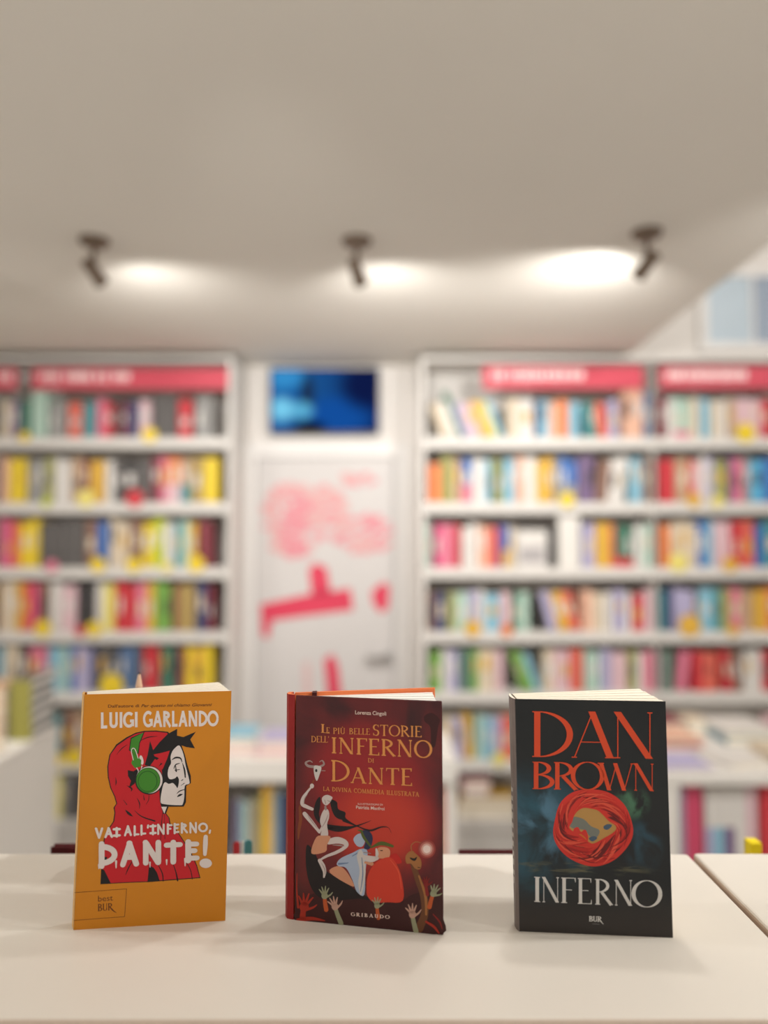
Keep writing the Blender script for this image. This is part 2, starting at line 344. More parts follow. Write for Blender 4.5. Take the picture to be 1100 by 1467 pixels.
R['R', 1] = (655, [(613,632,'orange',dict(top=664)),(633,648,'olive'),(648,661,'tan'),(662,676,'blue',dict(low='pink')),(677,694,'white'),(694,704,'lightblue'),(710,721,'olive',dict(lean=4)),(722,737,'lightblue'),
 (738,752,'peach'),(752,768,'white'),(768,793,'gold'),(794,802,'grey'),(802,827,'blue',dict(low='grey')),(828,851,'purple',dict(mute=1)),(851,868,'brown',dict(lean=-7)),(868,893,'white',dict(lean=-7)),(903,920,'lightblue'),(921,932,'brown')])
R['R', 2] = (751, [(610,618,'mint'),(622,631,'hotpink'),(631,649,'pink'),(650,660,'red'),(661,684,'white'),(684,712,'peach',dict(shades=('peach','coral'))),(713,720,'purple'),(720,729,'blue',dict(low='gold')),(729,738,'cream'),
 (740,783,'face'),(784,792,'black'),(834,851,'lavender'),(852,873,'gold'),(874,881,'coral'),(881,905,'darkgreen',dict(low='red',lowf=.22)),(908,920,'white'),(920,932,'mint')])
R['R', 3] = (847, [(613,622,'brown'),(622,640,'teal',dict(shades=('navy','teal'))),(640,652,'olive'),(652,670,'darkgreen',dict(shades=('mint','darkgreen'))),(670,683,'lavender'),(684,694,'white'),(694,715,'lightblue'),
 (716,731,'palepink'),(732,742,'darkgreen'),(742,757,'mint'),(775,785,'black',dict(lean=14)),(785,799,'lavender',dict(lean=14)),(799,815,'gold',dict(lean=14)),(815,830,'coral',dict(lean=14)),(832,863,'cream',dict(shades=('peach','cream'))),
 (864,876,'white'),(878,893,'lavender'),(894,903,'white'),(904,919,'red'),(920,932,'palepink')])
R['R', 4] = (931, [(615,631,'mint',dict(shades=('green',))),(632,642,'white'),(642,655,'lavender'),(656,674,'darkgreen',dict(mute=1)),(674,684,'green'),(684,706,'cream'),(707,720,'palepink'),(747,755,'green',dict(lean=20)),(755,764,'green',dict(lean=20)),
 (764,774,'lightblue',dict(lean=20)),(776,790,'cream'),(790,813,'palepink'),(814,832,'coral'),(834,857,'mint'),(858,873,'lavender'),(874,895,'palepink'),(896,907,'olive'),(908,918,'white'),(918,932,'pink')])
R['R', 5] = (1024, [(634,650,'cream',dict(lean=4)),(650,664,'lavender',dict(lean=4)),(664,677,'gold',dict(lean=4)),(678,690,'mint'),(690,704,'lightblue'),(704,716,'lavender'),(716,736,'coral')])
R['T', 0] = (568, [(945,956,'maroon'),(957,967,'white'),(967,991,'mint',dict(low='pink',lowf=.2)),(991,1004,'cream'),(1005,1019,'teal',dict(shades=('lightblue',))),(1020,1034,'cream'),(1034,1044,'white'),(1044,1055,'tan'),(1056,1092,'palepink'),(1092,1110,'red')])
R['T', 1] = (656, [(946,967,'red'),(968,986,'tan'),(986,995,'coral'),(995,1004,'palepink'),(1004,1014,'white'),(1014,1024,'lavender'),(1024,1043,'olive'),(1044,1050,'purple'),(1050,1065,'pink'),(1066,1076,'grey'),(1076,1094,'sky'),(1094,1112,'blue')])
R['T', 2] = (747, [(945,959,'orange'),(960,998,'cream'),(998,1011,'blue'),(1011,1020,'lightblue'),(1020,1045,'palepink'),(1046,1078,'red',dict(shades=('red','coral'))),(1080,1092,'blue'),(1092,1112,'teal')])
R['T', 3] = (842, [(942,950,'teal'),(950,961,'navy'),(962,992,'lavender'),(992,998,'darkgrey'),(998,1018,'lightblue'),(1018,1030,'teal'),(1030,1044,'olive'),(1044,1058,'pink'),(1058,1075,'tan'),(1076,1112,'orange',dict(shades=('gold','orange')))])
R['T', 4] = (933, [(944,952,'grey'),(952,962,'darkgreen'),(963,978,'pink',dict(lean=-7)),(988,1001,'red'),(1001,1024,'coral'),(1033,1045,'red',dict(lean=6)),(1045,1059,'brown',dict(lean=6)),(1060,1085,'white'),(1086,1112,'maroon',dict(shades=('red','maroon')))])

ORD = 'first second third fourth fifth sixth seventh'.split()
def ordn(n):
    return '%d%s' % (n, 'th' if 10 < n % 100 < 14 else {1: 'st', 2: 'nd', 3: 'rd'}.get(n % 10, 'th'))
CASE = {'L': ('the door', 'hinge-side bookcase'), 'R': ('the door', 'handle-side bookcase'), 'T': ('the dividing panel', 'end bookcase')}
def mute(c): return M('cover_muted_' + c, tuple(int(.55 * a + .45 * 120) for a in PAL[c]), .5, .1, 18)
rb = random.Random(11)
def shelf_book(x0, x1, z, hgt, mat, low, lowf, lean, Yf, depth):
    th = (x1 - x0 - .0012) * math.cos(math.radians(lean)); m = MB(); r = min(th * .45, .006)
    piv = 0 if lean >= 0 else -th                       # the book tips about its lower corner
    out = [(piv, depth), (piv, r), (piv + r * .35, r * .3), (piv + r, 0), (piv + th - r, 0), (piv + th - r * .35, r * .3), (piv + th, r), (piv + th, depth)]
    cv = .0018
    lv = [0, hgt] if not low else [0, hgt * lowf, hgt]
    n = len(out)
    for k in range(len(lv) - 1):
        mm = low if (low and k == 0) else mat
        m.add([(x, y, lv[k]) for x, y in out] + [(x, y, lv[k+1]) for x, y in out], [(i, i+1, n+i+1, n+i) for i in range(n-1)], mm)
    inn = [(piv + th - cv, depth), (piv + th - cv, r), (piv + cv, r), (piv + cv, depth)]
    for zz in (0, hgt):                                # board edges round the page block
        P3 = [(x, y, zz) for x, y in out] + [(x, y, zz) for x, y in inn]
        m.add(P3, [tuple(range(n)) + (n, n+1, n+2, n+3)], mat)
    m.box((piv + cv, r * .6, .003), (piv + th - cv, depth - .004, hgt - .003), PAGE)
    # title panel on the spine
    if rb.random() < .6 and th > .012:
        tw = th * rb.uniform(.3, .55); za = hgt * rb.uniform(.3, .5); zb = za + hgt * rb.uniform(.2, .38)
        m.box((piv + th/2 - tw/2, -.0006, za), (piv + th/2 + tw/2, .002, zb), rb.choice((pm('white'), pm('cream'), pm('black'), pm('gold'), pm('white'))))
    o = m.build('book'); o.location = (x0 if lean >= 0 else x1, Yf, z); o.rotation_euler.y = -math.radians(lean)
    return o
BOOKN = 0; ROWX = {}
for (case, row), (top, segs) in R.items():
    z = zrow(row); lst = []
    for sg in segs:
        x0, x1, c = sg[:3]; op = sg[3] if len(sg) > 3 else {}
        if c == 'face': lst.append((x0, x1, 'face', op)); continue
        k = max(1, round((x1 - x0) / 15)); sh = op.get('shades', (c,))
        for i in range(k):
            lst.append((x0 + (x1-x0)*i/k, x0 + (x1-x0)*(i+1)/k, sh[i % len(sh)], op))
    n = len(lst); ROWX[case, row] = lst
    for i, (a, b2, c, op) in enumerate(lst):
        Yf = BC + .022 + rb.uniform(0, .012)
        xa, xb = at(a, 700, BC + .028).x, at(b2, 700, BC + .028).x
        tp = op.get('top', top) + (rb.uniform(-2, 5) if 'top' not in op else 0)
        hgt = at(550, tp, BC + .02).z - z
        if op.get('lean'): hgt *= .99
        hgt = min(hgt, (zrow(row-1) - LIP - .006 - z) if row else 9)
        pos = (n - i) if case == 'L' else i + 1
        lab = '%s, %s from %s, %s shelf down, %s'
        if c == 'face':
            m = MB(); m.box((0, 0, 0), (xb - xa, .02, hgt * .93), pm('white')); m.box((.012, -.0006, .02), (xb - xa - .012, .001, hgt * .5), M('cover_soft_grey', (170, 164, 164), .5, .3, 25))
            o = m.build('book', None, .001); o.location = (xa, Yf, z); cn = 'white book with grey picture, cover facing out'
            tag(o, 'white book with grey picture displayed cover outward, third shelf down, handle-side bookcase', 'book', 'books on the bookcase shelves'); BOOKN += 1; continue
        low = op.get('low'); mat = mute(c) if op.get('mute') else pm(c)
        o = shelf_book(xa, xb, z, hgt, mat, pm(low) if low else None, op.get('lowf', .42), op.get('lean', 0), Yf, rb.uniform(.13, .17))
        kind = ('leaning ' if abs(op.get('lean', 0)) > 5 else '') + ('muted ' if op.get('mute') else '') + nm(c) + ' book' + (' with %s foot' % nm(low) if low else '')
        tag(o, lab % (kind, ordn(pos), CASE[case][0], ORD[row], CASE[case][1]), 'book', 'books on the bookcase shelves'); BOOKN += 1

# white bookend panel in the third row of the handle-side bookcase
a, b2 = at(800, 800, BC + .02).x, at(831, 800, BC + .02).x
m = MB(); m.box((a, BC + .02, zrow(2)), (b2, BC + .032, zrow(1) - LIP - .012), WHITE); m.box((a, BC + .032, zrow(2)), (b2, BC + .16, zrow(2) + .003), WHITE)
tag(m.build('bookend', None, .001), 'blank white bookend panel on third shelf down, handle-side bookcase', 'bookend')

# pile lying on the lowest shelf of the handle-side bookcase
zz = zrow(6)
for x0p, x1p, hp, c, lb in ((655, 740, 18, 'cream', 'cream book at the bottom of the pile on the lowest shelf'), (660, 738, 12, 'gold', 'gold book lying in the pile on the lowest shelf'), (664, 700, 9, 'purple', 'purple book in the pile on the lowest shelf'), (662, 703, 12, 'pink', 'pink book topmost on the pile on the lowest shelf')):
    xa, xb = at(x0p, 1150, BC + .03).x, at(x1p, 1150, BC + .03).x; hh = hp * .00345
    m = MB(); m.box((xa, BC + .03, zz), (xb, BC + .2, zz + .0025), pm(c)); m.box((xa, BC + .03, zz + hh - .0025), (xb, BC + .2, zz + hh), pm(c)); m.box((xa, BC + .03, zz + .0025), (xa + .003, BC + .2, zz + hh - .0025), pm(c))
    m.box((xa + .003, BC + .034, zz + .0025), (xb - .004, BC + .196, zz + hh - .0025), PAGE)
    tag(m.build('book'), lb, 'book', 'books on the bookcase shelves'); zz += hh + .0002

# round and square tags clipped to the shelf lips
TAGS = [('L',0,33,'yellow',8),('L',0,213,'yellow',11),('L',1,66,'lime',7),('L',1,123,'paleyellow',13),('L',1,193,'red',13),('L',2,76,'pink',9),('L',2,142,'yellow',11),('L',2,193,'yellow',11),('L',2,240,'paleyellow',8),('L',2,282,'yellow',12),
 ('L',3,65,'yellow',12),('L',3,118,'red',8),('L',3,138,'yellow',11),('L',4,164,'yellow',17),('L',5,90,'yellow',9),('L',5,113,'yellow',12),
 ('R',1,812,'yellow',11),('R',3,676,'gold',12),('R',3,724,'orange',9),('R',5,712,'paleyellow',10),
 ('T',0,1070,'yellow',14),('T',1,994,'gold',10),('T',1,1027,'paleyellow',9),('T',2,970,'paleyellow',14),('T',2,1044,'gold',11),('T',3,985,'gold',16),('T',3,1046,'gold',8)]
for case, row, px, c, rad in TAGS:
    p = at(px, 700, BC - .006); z = zrow(row) + (rad - 4) * .0034 - .01; rr = rad * .0034
    t = empty('shelf_tag', (p.x, BC - .003, z - rr)); m = MB()
    m.lathe([(rr * .96, -.0012), (rr, -.0006), (rr, .0006), (rr * .96, .0012)], M('tag_' + c, PAL[c], .4, .04, 20), 24, (0, -.0012, rr), (0, 1, 0)); m.build('disc', t)
    m = MB(); zt = zrow(row) - (z - rr); m.box((-.006, .0, zt - .03), (.006, .003, zt - .004), SHELF); m.build('clip', t)
    lst = ROWX[case, row]; n = len(lst); i = min(range(n), key=lambda k: abs((lst[k][0] + lst[k][1]) / 2 - px)); pos = (n - i) if case == 'L' else i + 1
    tag(t, 'round %s tag before %s book from %s, %s shelf down, %s' % (nm(c), ordn(pos), CASE[case][0], ORD[row], CASE[case][1]), 'shelf tag', 'round tags clipped to the shelf lips')
# ---------------------------------------------------------------- display tables with books
def flat_book(name, x, y, z, wx, wy, hh, mat, label, group, rz=0, page=PAGE, front=None):
    m = MB(); t = .0016
    if front: m.box((-wx/2, -wy/2 - .0012, 0), (wx/2, -wy/2, hh), front)
    m.box((-wx/2, -wy/2, 0), (wx/2, wy/2, t), mat); m.box((-wx/2, -wy/2, hh - t), (wx/2, wy/2, hh), mat); m.box((-wx/2, -wy/2, t), (-wx/2 + .002, wy/2, hh - t), mat)
    m.box((-wx/2 + .002, -wy/2 + .003, t), (wx/2 - .003, wy/2 - .003, hh - t), page)
    o = m.build(name); o.location = (x, y, z); o.rotation_euler.z = rz
    return tag(o, label, 'book', group)
def upright_book(x, y, z, th, d, hgt, mat, label, group, low=None):
    m = MB(); t = .0018
    if low:
        m.box((0, 0, 0), (th, .002, hgt * .60), low); m.box((0, 0, hgt * .60), (th, .002, hgt), mat)
    else: m.box((0, 0, 0), (th, .002, hgt), mat)
    m.box((0, .002, 0), (t, d, hgt), mat); m.box((th - t, .002, 0), (th, d, hgt), mat); m.box((t, .002, .003), (th - t, d - .004, hgt - .003), PAGE)
    o = m.build('book'); o.location = (x, y, z); return tag(o, label, 'book', group)

# closed white table in front of the hinge-side bookcase
tz = .80
tx1 = -1.352
t1 = empty('display_table', (-1.8, 2.55, 0), 'white closed-sided display table in front of the hinge-side bookcase', 'table', 'white display tables')
i1 = Matrix.Translation(-t1.location)
def tp(t, o): o.parent = t; o.matrix_parent_inverse = Matrix.Translation(-t.location); return o
tp(t1, boxpart('table_top', (-2.3, 1.9, tz - .03), (tx1, 3.2, tz), WHITE, None, .003))
for a, b2 in (((tx1 - .025, 1.92, 0), (tx1 - .004, 3.19, tz - .03)), ((-2.29, 1.92, 0), (-2.27, 3.19, tz - .03)), ((-2.27, 3.17, 0), (tx1 - .025, 3.19, tz - .03)), ((-2.27, 1.92, 0), (tx1 - .025, 1.94, tz - .03))):
    tp(t1, boxpart('side_panel', a, b2, WHITE))
rp = random.Random(5)
z = tz
OLV = M('cover_olive_jacket', (136, 130, 62), .5, .15, 20); PAGEG = M('page_grey', (132, 130, 130), .8, .1, 200)
for k in range(11):
    hh = rp.uniform(.017, .024)
    flat_book('book', -1.402, 3.06, z, .085, .20, hh, pm('darkgrey'), 'olive-spined grey book lying %s from the top of the pile at the table corner' % ordn(11 - k), 'piled books on the closed-sided table', rp.uniform(-.03, .03), (PAGEW, PAGEG)[k % 2], OLV); z += hh + .0002
z = tz
for k in range(8):
    hh = rp.uniform(.022, .03); c = ['cream', 'tan'][k % 2]
    flat_book('book', -1.535, 3.05, z, .15, .21, hh, pm(c), '%s book lying %s from the top of the pile beside the olive pile' % (c, ordn(8 - k)), 'piled books on the closed-sided table', rp.uniform(-.03, .03), PAGE, pm(c)); z += hh + .0002
flat_book('book', -1.47, 2.74, tz, .16, .22, .02, pm('cream'), 'single cream book lying flat near the edge of the closed-sided table', 'piled books on the closed-sided table', .1)

# table in front of the door
yF = 2.84; tz2 = .762
ax, bx_ = at(285, 1090, yF).x, at(655, 1090, yF).x
t2 = empty('display_table', ((ax + bx_) / 2, 3.05, 0), 'white display table in front of the printed door', 'table', 'white display tables')
tp(t2, boxpart('table_top', (ax, yF, tz2 - .085), (bx_, 3.28, tz2), WHITE, None, .004))
for xx in (ax + .005, bx_ - .04): tp(t2, boxpart('side_panel', (xx, yF + .01, 0), (xx + .035, 3.27, tz2 - .085), WHITE))
tp(t2, boxpart('back_panel', (ax + .04, 3.25, 0), (bx_ - .04, 3.27, tz2 - .085), WHITE))
tp(t2, boxpart('lower_shelf', (ax + .04, yF + .02, .28), (bx_ - .04, 3.25, .31), WHITE))
G2 = 'books on the table before the door'
PINKB = M('cover_blush', (222, 160, 176), .5, .2, 14)
for (px, wx, wy, yy, zb, hh, c, lb) in ((352, .15, .21, 2.99, 0, .016, 'palepink', 'pale pink book lying on table before the door'), (402, .15, .21, 2.97, 0, .02, 'pink', 'pink book lying on table before the door, under a lilac one'),
        (404, .15, .2, 2.99, .0202, .035, 'lavender', 'lilac book topmost on the pile on the table before the door'), (350, .14, .2, 3.02, .0162, .028, 'white', 'white book on the pale pink one, table before the door'),
        (345, .13, .2, 3.03, .0444, .016, 'lightblue', 'light blue book topmost beside the lilac book, table before the door'),
        (460, .15, .21, 3.0, 0, .03, 'cream', 'cream book lying on table before the door'), (520, .15, .21, 3.0, 0, .03, 'white', 'white book lying flat on table before the door'), (580, .15, .21, 3.0, 0, .03, 'palepink', 'pale pink book lying near the open end of table before the door')):
    flat_book('book', at(px, 1050, yy).x, yy, tz2 + zb, wx, wy, hh, PINKB if c == 'pink' else pm(c), lb, G2)
for (p0, p1, c, yt) in ((335,341,'purple',1146),(342,350,'lightblue',1146),(350,356,'mint',1150),(357,368,'tan',1150),(368,374,'olive',1140),(375,391,'gold',1126),(391,400,'lightblue',1134),(400,412,'navy',1136),(413,424,'black',1136),(622,632,'cream',1140),(632,641,'coral',1128)):
    xa, xb = at(p0, 1150, yF + .05).x, at(p1, 1150, yF + .05).x; ht = min(.36, at(550, yt, yF + .05).z - .31)
    upright_book(xa, yF + .05, .31, xb - xa - .001, .16, ht, mute(c) if c in ('purple','lightblue','tan') else pm(c), ('%s book standing on the lower shelf of the table before the door' if (c, p0) != ('lightblue', 391) else '%s book between gold and navy ones, lower shelf of the door table') % nm(c), G2)

# table in front of the end bookcase
yR = 2.54; tz3 = .80
cx0, cx1 = at(952, 1100, yR).x, 1.75
t3 = empty('display_table', ((cx0 + cx1) / 2, 2.9, 0), 'white display table with tall magazines below, before the end bookcase', 'table', 'white display tables')
tp(t3, boxpart('table_top', (at(700, 1100, yR).x + .25, yR, tz3 - .04), (cx1, 3.25, tz3), WHITE, None, .004))
tp(t3, boxpart('side_panel', (cx0 - .01, yR + .005, 0), (at(973, 1100, yR).x, 3.24, tz3 - .04), WHITE))
tp(t3, boxpart('side_panel', (cx1 - .03, yR + .005, 0), (cx1, 3.24, tz3 - .04), WHITE))
tp(t3, boxpart('lower_shelf', (at(973, 1100, yR).x, yR + .02, .40), (cx1 - .03, 3.2, .42), WHITE))
tp(t3, boxpart('back_panel', (at(973, 1100, yR).x, 3.2, 0), (cx1 - .03, 3.22, tz3 - .04), WHITE))
G3 = 'books on the table before the end bookcase'
ROSE = M('cover_deep_rose', (196, 70, 100), .5, .12, 14)
for (p0, p1, mat_, lb, low, yt) in ((977,981,pm('lavender'),'thin lavender magazine beside the side panel of the magazine table',None,1130),(981,1006,ROSE,'thick deep rose book standing under the magazine table',None,1126),
    (1010,1021,pm('white'),'white magazine with lilac foot next to the deep rose book',pm('lavender'),1130),(1022,1036,pm('white'),'white magazine with pale blue foot under the magazine table',pm('lightblue'),1130),
    (1037,1052,pm('white'),'white magazine with purple foot under the magazine table',mute('purple'),1130),(1053,1068,pm('white'),'plain white magazine among those under the magazine table',None,1129),
    (1069,1084,pm('palepink'),'pale pink magazine next to the red volume under the magazine table',None,1128),(1089,1118,pm('red'),'thick red volume standing under the magazine table',None,1126)):
    xa, xb = at(p0, 1150, yR + .04).x, at(p1, 1150, yR + .04).x; upright_book(xa, yR + .04, .42, xb - xa - .001, .2, at(550, yt, yR + .04).z - .42, mat_, lb, G3, low)
for (px, yy, wx, wy, zb, hh, c, lb, rz) in ((972, 2.66, .16, .2, 0, .012, 'lavender', 'lavender book lying at front edge of the magazine table', 0), (962, 2.9, .16, .21, 0, .02, 'pink', 'pink book lying on magazine table behind the lavender one', 0),
    (962, 2.91, .16, .21, .0302, .012, 'peach', 'peach book on top of the pink book on the magazine table', .1), (1044, 2.70, .15, .20, 0, .016, 'white', 'white book lying flat beside the lavender one on the magazine table', .3),
    (1056, 3.02, .2, .26, 0, .03, 'lightblue', 'pale blue book lying on magazine table near the end bookcase', 0), (1056, 3.03, .2, .25, .0302, .02, 'white', 'white book on the pale blue book on the magazine table', 0),
    (1132, 2.72, .18, .24, 0, .03, 'cream', 'cream book lying on magazine table beside the slanted white one', 0), (1146, 3.05, .19, .25, 0, .055, 'palepink', 'thick pale pink book lying on magazine table near the end bookcase', 0),
    (992, 3.14, .09, .14, 0, .05, 'cream', 'thick cream book lying on magazine table, next to the pale blue one', 0), (950, 3.13, .12, .18, 0, .05, 'maroon', 'thick maroon book lying on magazine table behind the pink one', 0)):
    flat_book('book', at(px, 1050, yy).x, yy, tz3 + zb, wx, wy, hh, mute('lightblue') if c == 'lightblue' else pm(c), lb, G3, rz)

# ---------------------------------------------------------------- counter
body = empty('counter_cabinet', (-.2, .66, 0), 'white counter cabinet carrying the counter tops', 'cabinet')
tp(body, boxpart('front_panel', (-1.2, .535, 0), (1.2, .555, TOP - .03), FASCIA))
tp(body, boxpart('back_panel', (-1.2, .775, 0), (1.2, .79, TOP - .03), WHITE))
for xx in (-1.2, .31, 1.18): tp(body, boxpart('side_panel', (xx, .555, 0), (xx + .02, .775, TOP - .03), WHITE))
tp(body, boxpart('rear_ledge', (-1.2, .79, TOP - .20), (1.2, .95, TOP - .18), WHITE))
def slab(name, pts, mat, label):
    m = MB(); m.prism([Vector((x, y, TOP - .03)) for x, y in pts], [Vector((x, y, TOP)) for x, y in pts], EDGE, mat)
    o = m.build(name, None, .0035, seg=3); return tag(o, label, 'counter top', 'white counter tops')
slab('worktop_slab', [(-1.25, .527), (.3155, .527), (.3165, .8055), (-1.25, .8085)], COUNTER, 'long white counter top under the three upright books')
slab('worktop_slab', [(.3205, .527), (1.25, .527), (1.25, .798), (.3222, .8075)], COUNTER, 'white counter top panel across the seam from the black book')
# things peeping up behind the counter
LED = TOP - .18
MAR = M('leatherette_maroon', (84, 18, 24), .5, .1, 30)
def folder(x0, x1, y, hgt, label):
    r = empty('document_folder', ((x0 + x1) / 2, y, LED), label, 'folder', 'maroon folders behind the counter'); m = MB(); W = (x1 - x0) / 2
    m.box((-W, -.005, 0), (W, -.003, hgt), MAR); m.build('front_board', r, .0008); m = MB(); m.box((-W, .003, 0), (W, .005, hgt), MAR); m.build('back_board', r, .0008)
    m = MB(); m.box((-W + .003, -.003, 0), (W - .003, .003, hgt - .004), PAGEW); m.build('papers', r)
yb = .84
folder(at(75, 1212, yb).x, at(170, 1212, yb).x, yb, at(75, 1210.5, yb).z - LED, 'dark maroon folder standing behind counter near the yellow paperback')
folder(at(657, 1218, yb).x, at(752, 1218, yb).x, yb, at(700, 1219, yb).z - LED, 'dark maroon folder behind counter between the red and black books')
for p0, p1, c, yt, lb in ((334, 343.5, 'red', 1206, 'small red bookmark standing behind the counter edge'), (345, 348.5, 'white', 1205, 'narrow white bookmark between the red and teal ones'), (350, 361, 'teal', 1203.5, 'teal bookmark with rounded top behind the counter edge')):
    xa, xb = at(p0, 1210, yb).x, at(p1, 1210, yb).x; zt = at(550, yt, yb).z; W = (xb - xa) / 2; rr = min(W, .004)
    pts = [(xa, LED), (xb, LED), (xb, zt - rr)] + [(xb - rr + rr*math.sin(a), zt - rr + rr*math.cos(a)) for a in (1.2, .8, .4, 0)] + [(xa + rr - rr*math.sin(a), zt - rr + rr*math.cos(a)) for a in (.4, .8, 1.2)] + [(xa, zt - rr)]
    m = MB(); m.prism([Vector((x, yb, q)) for x, q in pts], [Vector((x, yb + .0015, q)) for x, q in pts], pm(c)); tag(m.build('bookmark'), lb, 'bookmark', 'bookmarks behind the counter')
xa, xb, zt = at(1073, 1210, .9).x, at(1089, 1210, .9).x, at(1080, 1206, .9).z
np_ = empty('note_pad', ((xa + xb) / 2, .9, LED), 'bright yellow note pad standing behind the counter beyond the seam', 'note pad')
m = MB(); m.box((-(xb - xa) / 2, -.004, 0), ((xb - xa) / 2, .012, zt - LED), M('sticky_yellow', (240, 214, 20), .6)); m.build('sheets', np_, .0006)
m = MB(); m.box((-(xb - xa) / 2, .012, 0), ((xb - xa) / 2, .0135, zt - LED), pm('cream')); m.build('backing_card', np_)
# pencil in a cup behind the yellow paperback
pc = at(199, 985, .765); cup = empty('pen_cup', (pc.x, .765, TOP), 'white pen cup hidden behind the yellow paperback', 'cup')
m = MB(); m.lathe([(.030, 0), (.032, .095), (.029, .095), (.027, .006)], WHITE, 24); m.build('cup_wall', cup)
pt = at(199, 963, .765); L0 = TOP + .007
pe = empty('pencil', (pc.x, .765, L0), 'pale wooden pencil rising above the yellow paperback', 'pencil')
m = MB(); Lp = pt.z - L0; m.lathe([(.0036, 0), (.0036, Lp - .014)], M('pencil_paint', (214, 180, 158), .5), 6); m.build('shaft', pe)
m = MB(); m.lathe([(.0036, Lp - .014), (.0012, Lp - .002)], M('pencil_wood', (224, 190, 160), .7), 8); m.build('tip_cone', pe)
m = MB(); m.lathe([(.0012, Lp - .002), (.0003, Lp)], BLACKP, 8); m.build('lead', pe)
